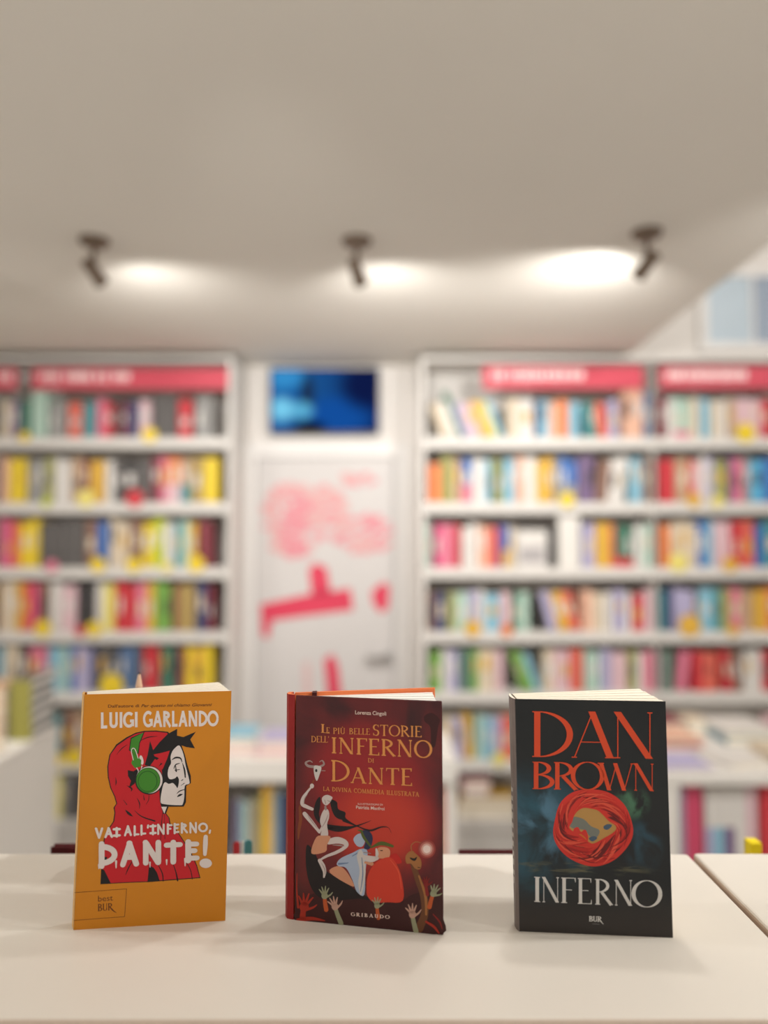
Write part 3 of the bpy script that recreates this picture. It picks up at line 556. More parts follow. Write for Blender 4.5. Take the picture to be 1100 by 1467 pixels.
# ---------------------------------------------------------------- lettering drawn as strokes
def arc(cx, cy, rx, ry, a0, a1, wf, n=16):
    out = []
    for i in range(n + 1):
        a = math.radians(a0 + (a1 - a0) * i / n); out.append((cx + rx*math.cos(a), cy + ry*math.sin(a), wf(a)))
    return out
def glyph(ch, T, t, s):
    """strokes of a capital in a unit-high box: T heavy stroke, t light stroke, s serif reach (0 = none)"""
    H = []; W = .7
    ws = lambda a: t + (T - t) * abs(math.cos(a)) ** 1.3
    def ln(x0, y0, x1, y1, w0, w1=None): H.append([(x0, y0, w0), (x1, y1, w0 if w1 is None else w1)])
    def ser(x, y, w=T):
        if s: ln(x - w/2 - s, y + (t*.6 if y < .5 else -t*.6), x + w/2 + s, y + (t*.6 if y < .5 else -t*.6), t*1.2)
    def stem(x, w=T, b=1, tp=1):
        ln(x, 0, x, 1, w)
        if b: ser(x, 0, w)
        if tp: ser(x, 1, w)
    def arm(x0, x1, y, up):
        ln(x0, y, x1, y, t)
        if s: H.append([(x1, y - (t/2 if up > 0 else -t/2), t*1.6), (x1 + .02*up*0 + .015, y + .16*up, t*.5)])
    if ch == 'I': W = .2 + 2*s; stem(W/2)
    elif ch == 'L': W = .56; stem(.14); arm(.14, .54, t/2, 1)
    elif ch == 'E': W = .60; stem(.14); arm(.14, .54, t/2, 1); arm(.14, .52, 1 - t/2, -1); ln(.14, .52, .44, .52, t)
    elif ch == 'F': W = .56; stem(.14); arm(.14, .53, 1 - t/2, -1); ln(.14, .52, .42, .52, t)
    elif ch == 'T': W = .70; stem(.35, tp=0); ln(.04, 1 - t/2, .66, 1 - t/2, t); (s and (H.append([(.05, 1, t), (.03, .82, t*.5)]), H.append([(.65, 1, t), (.67, .82, t*.5)])))
    elif ch == 'D': W = .82; stem(.14); H.append(arc(.16, .5, .58, .5 - t/2, 90, -90, ws, 24))
    elif ch == 'P': W = .62; stem(.14); H.append(arc(.16, .74, .38, .26 - t/2, 90, -90, ws))
    elif ch == 'R': W = .74; stem(.14); H.append(arc(.16, .74, .38, .26 - t/2, 90, -90, ws)); ln(.30, .49, .68, 0, T*.95); ser(.68, 0, T*.5)
    elif ch == 'B': W = .66; stem(.14); H.append(arc(.16, .76, .33, .24 - t/2, 90, -90, ws)); H.append(arc(.16, .27, .42, .27 - t/2, 90, -90, ws))
    elif ch == 'O': W = .90; H.append(arc(.45, .5, .41, .51 - t/2, 0, 360, ws, 36))
    elif ch == 'C': W = .76; H.append(arc(.44, .5, .38, .51 - t/2, 48, 312, ws, 28)); (s and ln(.69, .98, .70, .72, t))
    elif ch == 'G': W = .82; H.append(arc(.44, .5, .38, .51 - t/2, 48, 330, ws, 28)); ln(.74, .08, .74, .44, T); ser(.74, .44) if s else ln(.52, .42, .74 + T/2, .42, t)
    elif ch == 'S':
        W = .54; P = []
        for a in range(40, 271, 23): P.append((.27 + .19*math.cos(math.radians(a)), .745 + .235*math.sin(math.radians(a)), t + (T-t)*max(0, -math.cos(math.radians(a)))**.8))
        for a in range(90, -141, -23): P.append((.27 + .21*math.cos(math.radians(a)), .265 + .245*math.sin(math.radians(a)), t + (T-t)*max(.25 if a > 60 else 0, math.cos(math.radians(a)))**.8))
        H.append(P); (s and (ln(.46, .98, .46, .78, t), ln(.07, .02, .07, .24, t)))
    elif ch == 'U': W = .78; H.append([(.16, 1, T), (.16, .34, T)] + [(.39 + .23*math.cos(math.radians(a)), .32 + (.32 - t/2)*math.sin(math.radians(a)), ws(math.radians(a))) for a in range(180, 361, 15)] + [(.62, .34, max(t, T*.6)), (.62, 1, max(t, T*.6))]); ser(.16, 1); ser(.62, 1, t)
    elif ch == 'A': W = .82; ln(.10, 0, .42, 1, t); ln(.40, 1, .72, 0, T); ln(.20, .34, .60, .34, t); ser(.10, 0, t); ser(.72, 0)
    elif ch == 'V': W = .80; ln(.10, 1, .41, 0, T); ln(.41, 0, .70, 1, t); ser(.10, 1); ser(.70, 1, t)
    elif ch == 'W': W = 1.14; ln(.08, 1, .34, 0, T); ln(.34, 0, .57, 1, t); ln(.52, 1, .80, 0, T); ln(.80, 0, 1.04, 1, t); ser(.08, 1); ser(1.04, 1, t)
    elif ch == 'N': W = .86; ln(.14, 0, .14, 1, t); ln(.13, 1, .71, 0, T); ln(.72, 0, .72, 1, t); ser(.14, 0, t); ser(.12, 1, t); ser(.72, 1, t)
    elif ch == 'M': W = 1.02; ln(.12, 0, .17, 1, t); ln(.17, 1, .50, .02, T); ln(.50, .02, .83, 1, t); ln(.84, 1, .89, 0, T); ser(.12, 0, t); ser(.89, 0)
    elif ch == "'": W = .22; ln(.12, 1, .09, .74, T*.8, t)
    elif ch == ',': W = .26; ln(.14, .12, .08, -.14, T*.9, t)
    elif ch == '!': W = .34; ln(.17, 1, .17, .30, T*.9, T*.85); H.append(arc(.17, .08, .05, .05, 0, 360, lambda a: T*1.5, 10))
    elif ch == 'Ù':
        W, H = glyph('U', T, t, s); H = H + [[(.30, 1.22, t*1.6), (.44, 1.06, t)]]
    elif ch == ' ': W = .38
    return W, H
def outline(P, flat=False):
    """polygon strip of a stroke of varying width"""
    n = len(P); Lft, Rgt = [], []
    if flat and n == 2 and abs(P[1][1] - P[0][1]) > .5:       # straight stems and diagonals end level with the line
        k = math.hypot(P[1][0] - P[0][0], P[1][1] - P[0][1]) / abs(P[1][1] - P[0][1])
        return [(p[0] - p[2]*k/2, p[1]) for p in P], [(p[0] + p[2]*k/2, p[1]) for p in P]
    for i in range(n):
        a = P[max(0, i-1)]; b = P[min(n-1, i+1)]; dx, dy = b[0]-a[0], b[1]-a[1]; d = math.hypot(dx, dy) or 1
        nx, ny = -dy/d * P[i][2]/2, dx/d * P[i][2]/2
        Lft.append((P[i][0]+nx, P[i][1]+ny)); Rgt.append((P[i][0]-nx, P[i][1]-ny))
    return Lft, Rgt
class Print:
    """flat print lying on a cover plane; shapes are given where the photograph shows them on that cover"""
    LAY = 3.5e-5
    def __init__(s, origin, normal): s.o = Vector(origin); s.n = Vector(normal).normalized(); s.mb = MB(); s.zoom = (0, 0, 1)
    def p3(s, x, y, layer):
        x = s.zoom[0] + x / s.zoom[2]; y = s.zoom[1] + y / s.zoom[2]
        d = at(x, y, 1.0) - EYE; t = (s.o - EYE).dot(s.n) / d.dot(s.n)
        return EYE + d * t + s.n * (s.LAY * layer)
    def poly(s, pts, mat, layer): s.mb.add([s.p3(x, y, layer) for x, y in pts], [tuple(range(len(pts)))], mat)
    def blobp(s, pts, mat, layer, sub=4):
        n = len(pts); out = []
        for i in range(n):
            p0, p1, p2, p3 = pts[i-1], pts[i], pts[(i+1) % n], pts[(i+2) % n]
            for k in range(sub):
                t = k/sub; out.append(tuple(.5*((2*p1[j]) + (-p0[j]+p2[j])*t + (2*p0[j]-5*p1[j]+4*p2[j]-p3[j])*t*t + (-p0[j]+3*p1[j]-3*p2[j]+p3[j])*t**3) for j in (0, 1)))
        s.poly(out, mat, layer)
    def disc(s, x, y, rx, ry, mat, layer, n=28, rot=0):
        s.poly([(x + rx*math.cos(2*math.pi*i/n)*math.cos(rot) - ry*math.sin(2*math.pi*i/n)*math.sin(rot), y + rx*math.cos(2*math.pi*i/n)*math.sin(rot) + ry*math.sin(2*math.pi*i/n)*math.cos(rot)) for i in range(n)], mat, layer)
    def ribbon(s, P, mat, layer, smooth=True, ends=True):
        if smooth and len(P) > 2:
            Q = []; n = len(P)
            for i in range(n - 1):
                p0, p1, p2, p3 = P[max(0, i-1)], P[i], P[i+1], P[min(n-1, i+2)]
                for k in range(5):
                    t = k/5; Q.append(tuple(.5*((2*p1[j]) + (-p0[j]+p2[j])*t + (2*p0[j]-5*p1[j]+4*p2[j]-p3[j])*t*t + (-p0[j]+3*p1[j]-3*p2[j]+p3[j])*t**3) for j in range(3)))
            P = Q + [P[-1]]
        l, r = outline(P); n = len(l)
        s.mb.add([s.p3(x, y, layer) for x, y in l + r], [(i, i+1, n+i+1, n+i) for i in range(n-1)], mat)
        if ends:
            for e, q in enumerate((P[0], P[-1])):
                if q[2] > 5: s.disc(q[0], q[1], q[2]/2, q[2]/2, mat, layer + .05 + .05*e, 12)
    def text(s, txt, bl, br, hl, hr, mat, layer, T=.13, t=.05, ser=.05, gap=.05, cap=False, jit=0, shear=0, seed=1):
        """set capitals on the line bl-br with cap heights hl and hr (pixels)"""
        rr = random.Random(seed); runs = []; x = 0; lay = layer
        for ch in txt:
            W, H = glyph(ch, T, t, .15 if (ch == 'I' and cap) else ser); runs.append((x, W, H)); x += W + gap
        tot = x - gap
        for x0, W, H in runs:
            dy = rr.uniform(-jit, jit); rot = rr.uniform(-jit, jit)
            def mp(q):
                lx, ly = q; lx2 = lx + x0 + shear*ly; ly2 = ly + dy + rot*(lx - W/2); k = lx2 / tot
                bx, by = bl[0] + (br[0]-bl[0])*k, bl[1] + (br[1]-bl[1])*k
                return bx, by - ly2 * (hl + (hr - hl)*k)
            for P in H:
                l, r = outline(P, not cap); n = len(l); lay += .03; layer = lay
                s.mb.add([s.p3(*mp(q), layer) for q in l + r], [(i, i+1, n+i+1, n+i) for i in range(n-1)], mat)
                if cap:
                    for q in (P[0], P[-1]):
                        lay += .03; layer = lay
                        s.mb.add([s.p3(*mp((q[0] + q[2]/2*math.cos(i*.628), q[1] + q[2]/2*math.sin(i*.628))), layer) for i in range(10)], [tuple(range(10))], mat)
    def font(s, txt, bl, br, hgt, mat, layer, shear=0, bold=0):
        """small lower-case lines in the built-in face, fitted between bl and br"""
        cu = bpy.data.curves.new('line', 'FONT'); cu.body = txt; cu.shear = shear; cu.offset = bold; cu.resolution_u = 3
        ob = bpy.data.objects.new('line', cu); me = ob.to_mesh()
        xs = [v.co.x for v in me.vertices]; a, b = min(xs), max(xs)
        P = []
        for v in me.vertices:
            k = (v.co.x - a) / (b - a); P.append(s.p3(bl[0] + (br[0]-bl[0])*k, bl[1] + (br[1]-bl[1])*k - v.co.y * hgt / .7, layer))
        s.mb.add(P, [tuple(f.vertices) for f in me.polygons], mat)
        ob.to_mesh_clear(); bpy.data.objects.remove(ob); bpy.data.curves.remove(cu)
    def done(s, name, parent, book):
        o = s.mb.build(name, parent); s.mb = MB(); return o      # the cover already sits in world space

# ---------------------------------------------------------------- the three upright books
def lp(a, b, t): return (a[0] + (b[0]-a[0])*t, a[1] + (b[1]-a[1])*t)
def uvprism(name, corners, thick, front, side):
    """slab whose front face carries a 0-1 UV map; corners bl, br, tr, tl"""
    c = [Vector(p) for p in corners]; n = (c[1]-c[0]).cross(c[3]-c[0]).normalized()      # towards the reader
    vs = c + [p - n*thick for p in c]
    me = bpy.data.meshes.new(name); me.from_pydata([tuple(q) for q in vs], [], [(0,1,2,3),(7,6,5,4),(0,4,5,1),(1,5,6,2),(2,6,7,3),(3,7,4,0)])
    me.materials.append(front); me.materials.append(side); uvl = me.uv_layers.new(name='UVMap')
    U = [(0,0),(1,0),(1,1),(0,1)]
    for p in me.polygons:
        p.material_index = 0 if p.index == 0 else 1
        for li in p.loop_indices: uvl.data[li].uv = U[me.loops[li].vertex_index % 4]
    o = bpy.data.objects.new(name, me); COL.objects.link(o); return o, n
class Hero:
    def __init__(s, label, A, B, C, D, ztop):        # plan points ((bottom xy), (top xy)): front hinge, front edge, back edge, back hinge
        s.A, s.B, s.C, s.D, s.z = A, B, C, D, ztop
        cx = sum(p[0][0] for p in (A, B, C, D)) / 4; cy = sum(p[0][1] for p in (A, B, C, D)) / 4
        s.root = empty('standing_book', (cx, cy, TOP), label, 'book'); s.inv = Matrix.Translation(-s.root.location)
    def par(s, o, parent=None): o.parent = parent or s.root; o.matrix_parent_inverse = s.inv; return o
    def col(s, plan, z0, z1):
        """points of a plan outline (list of pairs) at heights z0 and z1"""
        f = lambda p, z: Vector((*lp(p[0], p[1], (z - TOP) / (s.z - TOP)), z))
        return [f(p, z0) for p in plan], [f(p, z1) for p in plan]
    def mix(s, P, Q, t): return (lp(P[0], Q[0], t), lp(P[1], Q[1], t))
    def pages(s, n, t0, t1, mat, inset, u0=.02, gapf=.12, drop=.0002, name='page_section'):
        for i in range(n):
            a = t0 + (t1 - t0)*i/n; b = t0 + (t1 - t0)*(i + 1)/n
            h0, h1 = s.mix(s.A, s.D, a), s.mix(s.A, s.D, b); g = (b - a)*gapf
            e0, e1 = s.mix(s.B, s.C, a + g/2), s.mix(s.B, s.C, b - g/2)
            ins = inset(i) if callable(inset) else inset
            plan = [s.mix(h0, e0, u0), s.mix(h0, e0, 1 - ins), s.mix(h1, e1, 1 - ins), s.mix(h1, e1, u0)]
            bot, top = s.col(plan, TOP + .0006, s.z - drop - .0002*(i % 2)); m = MB(); m.prism(bot, top, mat); s.par(m.build(name))

def grad_mat(name, builder, rough=.45):
    m = bpy.data.materials.new(name); m.use_nodes = True; nt = m.node_tree; b = nt.nodes['Principled BSDF']; b.inputs['Roughness'].default_value = rough; b.inputs['Specular IOR Level'].default_value = .4
    uv = nt.nodes.new('ShaderNodeUVMap'); sep = nt.nodes.new('ShaderNodeSeparateXYZ'); nt.links.new(uv.outputs[0], sep.inputs[0])
    def noise(scale, detail=5, dist=0, sx=1, sy=1):
        mp = nt.nodes.new('ShaderNodeMapping'); mp.inputs['Scale'].default_value = (sx, sy, 1); nt.links.new(uv.outputs[0], mp.inputs['Vector'])
        n = nt.nodes.new('ShaderNodeTexNoise'); n.inputs['Scale'].default_value = scale; n.inputs['Detail'].default_value = detail; n.inputs['Distortion'].default_value = dist
        nt.links.new(mp.outputs[0], n.inputs['Vector']); return n.outputs['Fac']
    nt.links.new(builder(nt, sep.outputs[0], sep.outputs[1], noise), b.inputs['Base Color']); return m
def rng(nt, v, a, b):
    r = nt.nodes.new('ShaderNodeMapRange'); r.interpolation_type = 'SMOOTHSTEP'; r.inputs['From Min'].default_value = a; r.inputs['From Max'].default_value = b; nt.links.new(v, r.inputs['Value']); return r.outputs[0]
mul = lambda nt, a, b: nmath(nt, 'MULTIPLY', a, b)

# ======== yellow paperback
YC = M('cover_amber', (206, 130, 20), .42, .05, 12)
yb_ = Hero('amber yellow paperback showing a red hooded figure with green headphones', ((-.2589,.6474),(-.2574,.6575)), ((-.1356,.6633),(-.1341,.6734)), ((-.157,.7093),(-.1545,.7194)), ((-.2640,.6616),(-.2628,.6717)), 1.4226)
bo, to = yb_.col([yb_.A, yb_.B], TOP, yb_.z)
fc, n1 = uvprism('front_cover', [bo[0], bo[1], to[1], to[0]], .0004, YC, YC); yb_.par(fc)
bo, to = yb_.col([yb_.D, yb_.C, yb_.mix(yb_.C, yb_.B, .012), yb_.mix(yb_.D, yb_.A, .03)], TOP, yb_.z - .0009); m = MB(); m.prism(bo, to, YC); yb_.par(m.build('back_cover'))
mid = yb_.mix(yb_.A, yb_.D, .5); mid = tuple((p[0] - .0016, p[1]) for p in mid); q1 = yb_.mix(yb_.A, yb_.B, .004); q2 = yb_.mix(yb_.D, yb_.C, .004)
bo, to = yb_.col([yb_.A, mid, yb_.D, q2, yb_.mix(q1, q2, .5), q1], TOP, yb_.z); m = MB(); m.prism(bo, to, M('spine_pale_amber', (222, 176, 110), .5)); yb_.par(m.build('spine'))
yb_.pages(12, .012, .985, PAGE, lambda i: .006 + .0015*(i % 3), gapf=.06)
BK = art('ink_black', (22, 18, 17)); RD = art('hood_red', (196, 24, 34)); WT = art('soft_white', (222, 210, 204)); GR = art('headphone_green', (62, 130, 34)); GR2 = art('headphone_dark', (30, 84, 20)); BR = art('ink_brown', (96, 48, 14))
P = Print(bo[0], n1); P.o = Vector((-.2589, .6474, TOP))
P.zoom = (140, 1030, 5.87)
hood = [(22,1390),(28,1270),(45,1100),(50,1010),(85,930),(130,860),(140,790),(133,745),(155,712),(138,650),(105,580),(84,490),(80,400),(98,300),(155,215),(240,155),(320,115),(390,100),(490,97),(590,108),(640,160),(610,300),(570,400),(545,480),(528,600),(530,700),(545,780),(575,795),(603,830),(612,880),(665,935),(712,1005),(785,1120),(835,1230),(864,1338),(640,1355),(450,1370),(250,1378)]
P.poly(hood, BK, 1)
cxh, cyh = 340, 760
P.poly([(x + (9 if x < 300 else -8 if x > 560 else 0) , y + (9 if y < 300 else -7 if y > 1300 else 0)) for x, y in hood], RD, 2)
P.done('printed_hood', fc, yb_.root)
P.poly([(395,388),(420,300),(440,185),(466,262),(520,195),(590,125),(668,83),(667,140),(720,152),(826,107),(778,172),(817,247),(745,236),(705,222),(733,300),(752,380),(783,480),(783,540),(745,562),(742,700),(722,737),(596,738),(575,795),(550,800),(522,690),(518,600),(545,500),(538,420),(512,400),(530,372),(482,335),(440,395)], BK, 3)
P.poly([(470,298),(540,284),(606,266),(582,338),(545,425),(512,402),(545,375),(487,352),(516,330),(478,312)], RD, 4)
P.blobp([(688,224),(652,242),(626,275),(612,322),(617,370),(596,412),(588,470),(606,506),(650,498),(668,482),(683,515),(672,580),(655,560),(630,538),(598,546),(566,532),(546,570),(528,690),(560,716),(690,725),(716,712),(728,650),(732,562),(766,546),(771,520),(741,400),(722,300)], WT, 4, 3)
P.poly([(534,738),(582,738),(560,796)], WT, 4)
for rbn in ([(622,345,3),(655,325,14),(695,330,12),(710,365,4)], [(640,420,5),(655,385,10),(690,372,5)], [(650,430,8),(690,425,5)], [(655,395,6),(660,440,12)], [(712,370,4),(730,430,14),(736,490,10)], [(700,520,3),(716,510,8)], [(665,628,3),(690,606,9),(732,592,5)], [(668,655,4),(690,640,18),(715,632,3)], [(700,560,3),(728,540,6)]): P.ribbon(rbn, BK, 5)
P.done('printed_face', fc, yb_.root)
P.poly([(262,262),(278,158),(395,108),(355,205),(345,290),(310,300)], BK, 5); P.poly([(270,258),(284,165),(385,114),(348,202),(338,286),(312,292)], GR, 6)
P.poly([(252,430),(300,440),(330,420),(345,440),(318,520),(310,545),(262,580),(280,520),(255,480)], BK, 3)
P.ribbon([(300,345,6),(283,270,7),(298,245,7),(318,262,7),(340,330,6)], WT, 8); P.disc(368, 345, 16, 40, WT, 6, rot=-.2)
P.poly([(290,262),(312,260),(332,312),(366,345),(362,400),(312,412),(282,372),(296,330)], GR, 7)
P.ribbon([(322,402,8),(342,440,8),(330,480,8)], WT, 6); P.ribbon([(372,395,8),(365,425,8)], WT, 6)
P.disc(432, 514, 119, 121, BK, 6, 40); P.disc(434, 512, 111, 113, WT, 7, 40); P.disc(424, 516, 103, 108, GR2, 8, 40); P.disc(424, 516, 98, 103, GR, 9, 40); P.disc(420, 524, 82, 88, GR2, 10, 40); P.disc(420, 524, 76, 82, GR, 11, 40)
P.done('printed_headphones', fc, yb_.root)
for rbn in ([(345,190,2),(420,155,8),(500,145,3)], [(160,300,2),(200,250,7),(250,215,2)], [(150,490,2),(155,530,9),(150,560,2)], [(215,680,3),(245,720,7)], [(330,665,3),(352,710,9),(350,755,3)], [(232,765,4),(262,795,22),(295,820,3)], [(310,770,3),(370,820,9),(480,858,12)], [(385,640,3),(392,680,8)], [(430,635,3),(428,680,6),(405,720,2)], [(235,1310,4),(260,1250,9),(300,1180,3)], [(480,1180,3),(540,1290,9),(550,1362,9)], [(620,1180,3),(655,1280,9),(672,1358,14)], [(735,1190,3),(780,1270,7),(795,1346,7)], [(545,790,3),(535,900,7),(530,1020,4)], [(560,800,3),(565,1010,5)], [(245,560,3),(285,585,14),(280,610,3)]): P.ribbon(rbn, BK, 3)
P.poly([(22,1390),(36,1262),(55,1270),(112,1384)], BK, 3); P.poly([(418,1372),(432,1230),(470,1250),(498,1290),(522,1364)], BK, 3); P.poly([(45,1160),(80,1160),(75,1190),(50,1200)], BK, 3)
tag(P.done('printed_fold_lines', fc, yb_.root), kind='stuff')
P.text("VAI", (-22,998), (182,985), 78, 72, WT, 12, T=.25, t=.23, ser=0, gap=.14, cap=True, jit=.03, seed=4)
P.text("ALL'INFERNO,", (222,980), (955,945), 76, 80, WT, 12, T=.23, t=.21, ser=0, gap=.16, cap=True, jit=.03, seed=2)
P.text("DANTE", (8,1235), (845,1185), 185, 158, WT, 12, T=.27, t=.26, ser=0, gap=.2, cap=True, jit=.02, seed=3)
P.ribbon([(908,990,36),(905,1060,40),(901,1136,30)], WT, 12); P.disc(908, 1212, 52, 40, WT, 12)
for x, y, w, l in ((155,1205,18,45),(10,1235,16,22),(735,1185,18,48),(440,1215,14,30),(580,1195,16,28)): P.ribbon([(x,y-10,w),(x,y+l,w*.5)], WT, 12)
P.done('title_lettering', fc, yb_.root)
P.zoom = (140, 1000, 6.111)
P.text('LUIGI', (24,268), (348,255), 142, 134, WT, 2, T=.21, t=.19, ser=0, gap=.10)
P.text('GARLANDO', (400,256), (1052,246), 142, 136, WT, 2, T=.21, t=.19, ser=0, gap=.06)
P.done('author_lettering', fc, yb_.root)
P.font("Dall'autore di", (90,84), (362,80), 26, BR, 2, 0, .014); P.font("Per questo mi chiamo Giovanni", (380,80), (1000,70), 26, BR, 2, .3, .014)
P.done('tagline_lettering', fc, yb_.root)
P.zoom = (80, 950, 3.668)
P.ribbon([(97,1206,2.2),(372,1186,2.2)], BR, 2); P.ribbon([(372,1186,2.2),(361,1332,2.2)], BR, 2); P.ribbon([(361,1332,2.2),(94,1352,2.2)], BR, 2)
P.font('best', (222,1253), (300,1247), 30, BR, 2)
P.text('BUR', (220,1304), (300,1298), 38, 38, BR, 2, T=.15, t=.05, ser=.05, gap=.0); P.ribbon([(292,1290,6),(305,1303,5),(320,1312,1)], BR, 2)
P.done('publisher_mark', fc, yb_.root)

# ======== red hardback
def red_cover(nt, u, v, noise):
    c = mixc(nt, rng(nt, noise(3, 5, .6), .35, .7), (56, 17, 18), (100, 25, 24))
    c = mixc(nt, mul(nt, blob(nt, u, v, .52, .50, .62, .44), rng(nt, noise(4, 4, .6), .2, .55)), c, (152, 26, 25))
    c = mixc(nt, blob(nt, u, v, .48, .70, .5, .27), c, (146, 24, 26))
    c = mixc(nt, blob(nt, u, v, .58, .45, .44, .26), c, (188, 50, 28))
    c = mixc(nt, mul(nt, blob(nt, u, v, .12, .25, .14, .3), .7), c, (110, 26, 20))
    c = mixc(nt, mul(nt, rng(nt, v, .20, .08), .8), c, (62, 18, 18))
    return c
RC = grad_mat('cover_crimson_print', red_cover, .4)
RB = M('board_edge_maroon', (74, 20, 22), .5); RS = M('spine_red_cloth', (146, 28, 26), .5, .06, 60, .1); ORG = M('board_edge_orange', (236, 128, 76), .6, .08, 60)
rh = Hero('red hardback with gold title and figures in a boat on its cover', ((-.0836,.6661),(-.0839,.6694)), ((.0488,.6389),(.0484,.6422)), ((.0469,.7010),(.0469,.7043)), ((-.0846,.6770),(-.0848,.6800)), 1.4198)
hin = rh.mix(rh.A, rh.B, .052)
bo, to = rh.col([hin, rh.B], TOP, rh.z)
fc, n2 = uvprism('front_board', [bo[0], bo[1], to[1], to[0]], .0024, RC, RB); rh.par(fc)
bv = fc.modifiers.new('bevel', 'BEVEL'); bv.width = .0008; bv.segments = 2
def shift(p, dx, dy): return tuple((q[0] + dx, q[1] + dy) for q in p)
a1 = rh.mix(rh.A, rh.B, .046)
plan = [shift(a1, 0, .0002), shift(rh.A, .003, -.0002), shift(rh.A, .0004, .0010), shift(rh.mix(rh.A, rh.D, .5), -.0012, 0), shift(rh.D, .0004, .0004), shift(rh.D, .004, .0018), shift(rh.D, .005, -.0005), shift(rh.mix(rh.A, rh.D, .5), .0022, 0), shift(a1, 0, .0028)]
bo2, to2 = rh.col(plan, TOP, rh.z + .0006); m = MB(); m.prism(bo2, to2, RS, ORG); rh.par(m.build('spine'))
bo3, to3 = rh.col([rh.mix(rh.D, rh.C, .045), rh.C, shift(rh.C, -.0005, -.0026), shift(rh.mix(rh.D, rh.C, .045), 0, -.0026)], TOP, rh.z + .0002); m = MB(); m.prism(bo3, to3, ORG, ORG); bbd = rh.par(m.build('back_board'))
bo3, to3 = rh.col([shift(rh.mix(rh.D, rh.C, .045), 0, .0008), shift(rh.C, 0, .0008), rh.C, rh.mix(rh.D, rh.C, .045)], TOP, rh.z); m = MB(); m.prism(bo3, to3, RS); o = m.build('outer_cover', bbd)
rh.pages(7, .24, .93, PAGEW, lambda i: .022 + .002*(i % 2), u0=.07, gapf=.15, drop=.0032)
hb0, hb1 = rh.mix(rh.A, rh.B, .16), rh.mix(rh.D, rh.C, .16); hbp = [rh.mix(hb0, hb1, .55), rh.mix(rh.mix(rh.A, rh.B, .19), rh.mix(rh.D, rh.C, .19), .55), rh.mix(rh.mix(rh.A, rh.B, .19), rh.mix(rh.D, rh.C, .19), .98), rh.mix(hb0, hb1, .98)]
bo4, to4 = rh.col(hbp, rh.z - .0032, rh.z + .0009); m = MB(); m.prism(bo4, to4, RB); rh.par(m.build('headband'))
P = Print((-.0836, .6661, TOP), n2)
GOLD = art('title_gold', (214, 140, 72)); CREAM = art('ink_cream', (226, 200, 186)); DK = art('night_black', (26, 16, 16)); MRN = art('shore_maroon', (58, 19, 18)); SKIN = art('pale_skin', (206, 192, 186)); SK2 = art('skin_shade', (158, 136, 130)); PEA = art('cloth_peach', (206, 142, 108))
BLU = art('spirit_blue', (166, 178, 198)); BL2 = art('spirit_shade', (108, 126, 158)); LIN = art('linen', (204, 196, 190)); NAV = art('hair_navy', (40, 44, 72)); LEAF = art('laurel_green', (84, 92, 36)); ROB = art('robe_orange_red', (204, 58, 36)); ROB2 = art('robe_light', (220, 84, 56)); BRW = art('beast_brown', (104, 62, 34)); BRL = art('beast_ochre', (160, 104, 56)); STF = art('staff_brown', (132, 64, 30))
P.zoom = (415, 1085, 4.889); HD0 = art('cloth_dark_red', (120, 26, 24))
P.blobp([(36,1146),(60,1020),(150,960),(300,930),(450,945),(600,1005),(780,1000),(860,960),(980,930),(1066,960),(1068,1100),(1070,1236),(700,1206),(400,1176),(160,1152)], MRN, 1)
P.blobp([(122,612),(112,700),(122,820),(160,930),(230,990),(360,1000),(480,990),(580,1000),(470,935),(380,870),(270,806),(214,745),(170,660)], DK, 2)
P.done('printed_boat', fc, rh.root)
P.ribbon([(70,350,16),(76,430,22),(66,500,20),(60,570,8)], STF, 2); P.ribbon([(70,350,14),(120,240,10),(170,160,8)], STF, 2)
P.blobp([(285,300),(330,312),(340,362),(390,385),(392,425),(450,468),(400,446),(330,425),(296,372)], DK, 3); P.blobp([(168,390),(182,312),(212,276),(214,340),(206,410),(250,480),(330,492),(262,498),(196,450)], DK, 3)
P.ribbon([(240,480,30),(340,500,44),(440,488,16),(540,455,5),(568,442,2)], DK, 3); P.ribbon([(380,440,24),(470,480,8),(560,512,14),(640,488,10),(690,492,4),(712,530,2)], DK, 3.1)
P.blobp([(218,548),(226,500),(212,450),(222,400),(246,360),(272,372),(276,420),(262,470),(268,548)], SKIN, 4)
P.ribbon([(264,392,26),(258,440,22),(236,478,20),(212,516,16)], SKIN, 5); P.ribbon([(268,400,3),(252,446,6),(226,490,3)], SK2, 5.5)
P.ribbon([(208,524,18),(160,462,26),(118,412,30),(104,394,28)], SKIN, 4.2); P.ribbon([(196,500,3),(150,440,6),(126,404,3)], SK2, 5.5)
P.ribbon([(158,362,20),(120,346,24),(88,326,26),(94,284,22),(120,246,16),(148,212,12)], SKIN, 4.4); P.disc(156, 200, 14, 17, SKIN, 5); P.ribbon([(100,330,3),(104,290,6),(126,256,3)], SK2, 5.5)
P.blobp([(226,286),(246,266),(272,264),(300,280),(290,300),(280,318),(256,336),(232,318)], SKIN, 6); P.ribbon([(262,300,3),(284,308,6),(292,296,3)], SK2, 7); P.ribbon([(244,296,4),(252,322,6)], SK2, 7)
P.ribbon([(250,344,14),(252,362,18)], SK2, 4.6)
P.blobp([(186,560),(240,548),(286,556),(262,612),(250,660),(152,672)], PEA, 6.5); P.ribbon([(176,664,3),(250,662,10),(262,640,4)], HD0, 6)
P.ribbon([(276,590,40),(330,580,46),(376,590,40),(398,612,30),(372,640,24),(320,668,22),(262,690,18),(222,712,14)], SKIN, 5); P.ribbon([(300,612,4),(352,616,10),(382,622,4)], SK2, 5.6)
P.ribbon([(210,722,26),(232,760,32),(244,800,24),(240,838,12)], SKIN, 5.2); P.ribbon([(222,740,3),(244,780,6),(248,820,3)], SK2, 5.8)
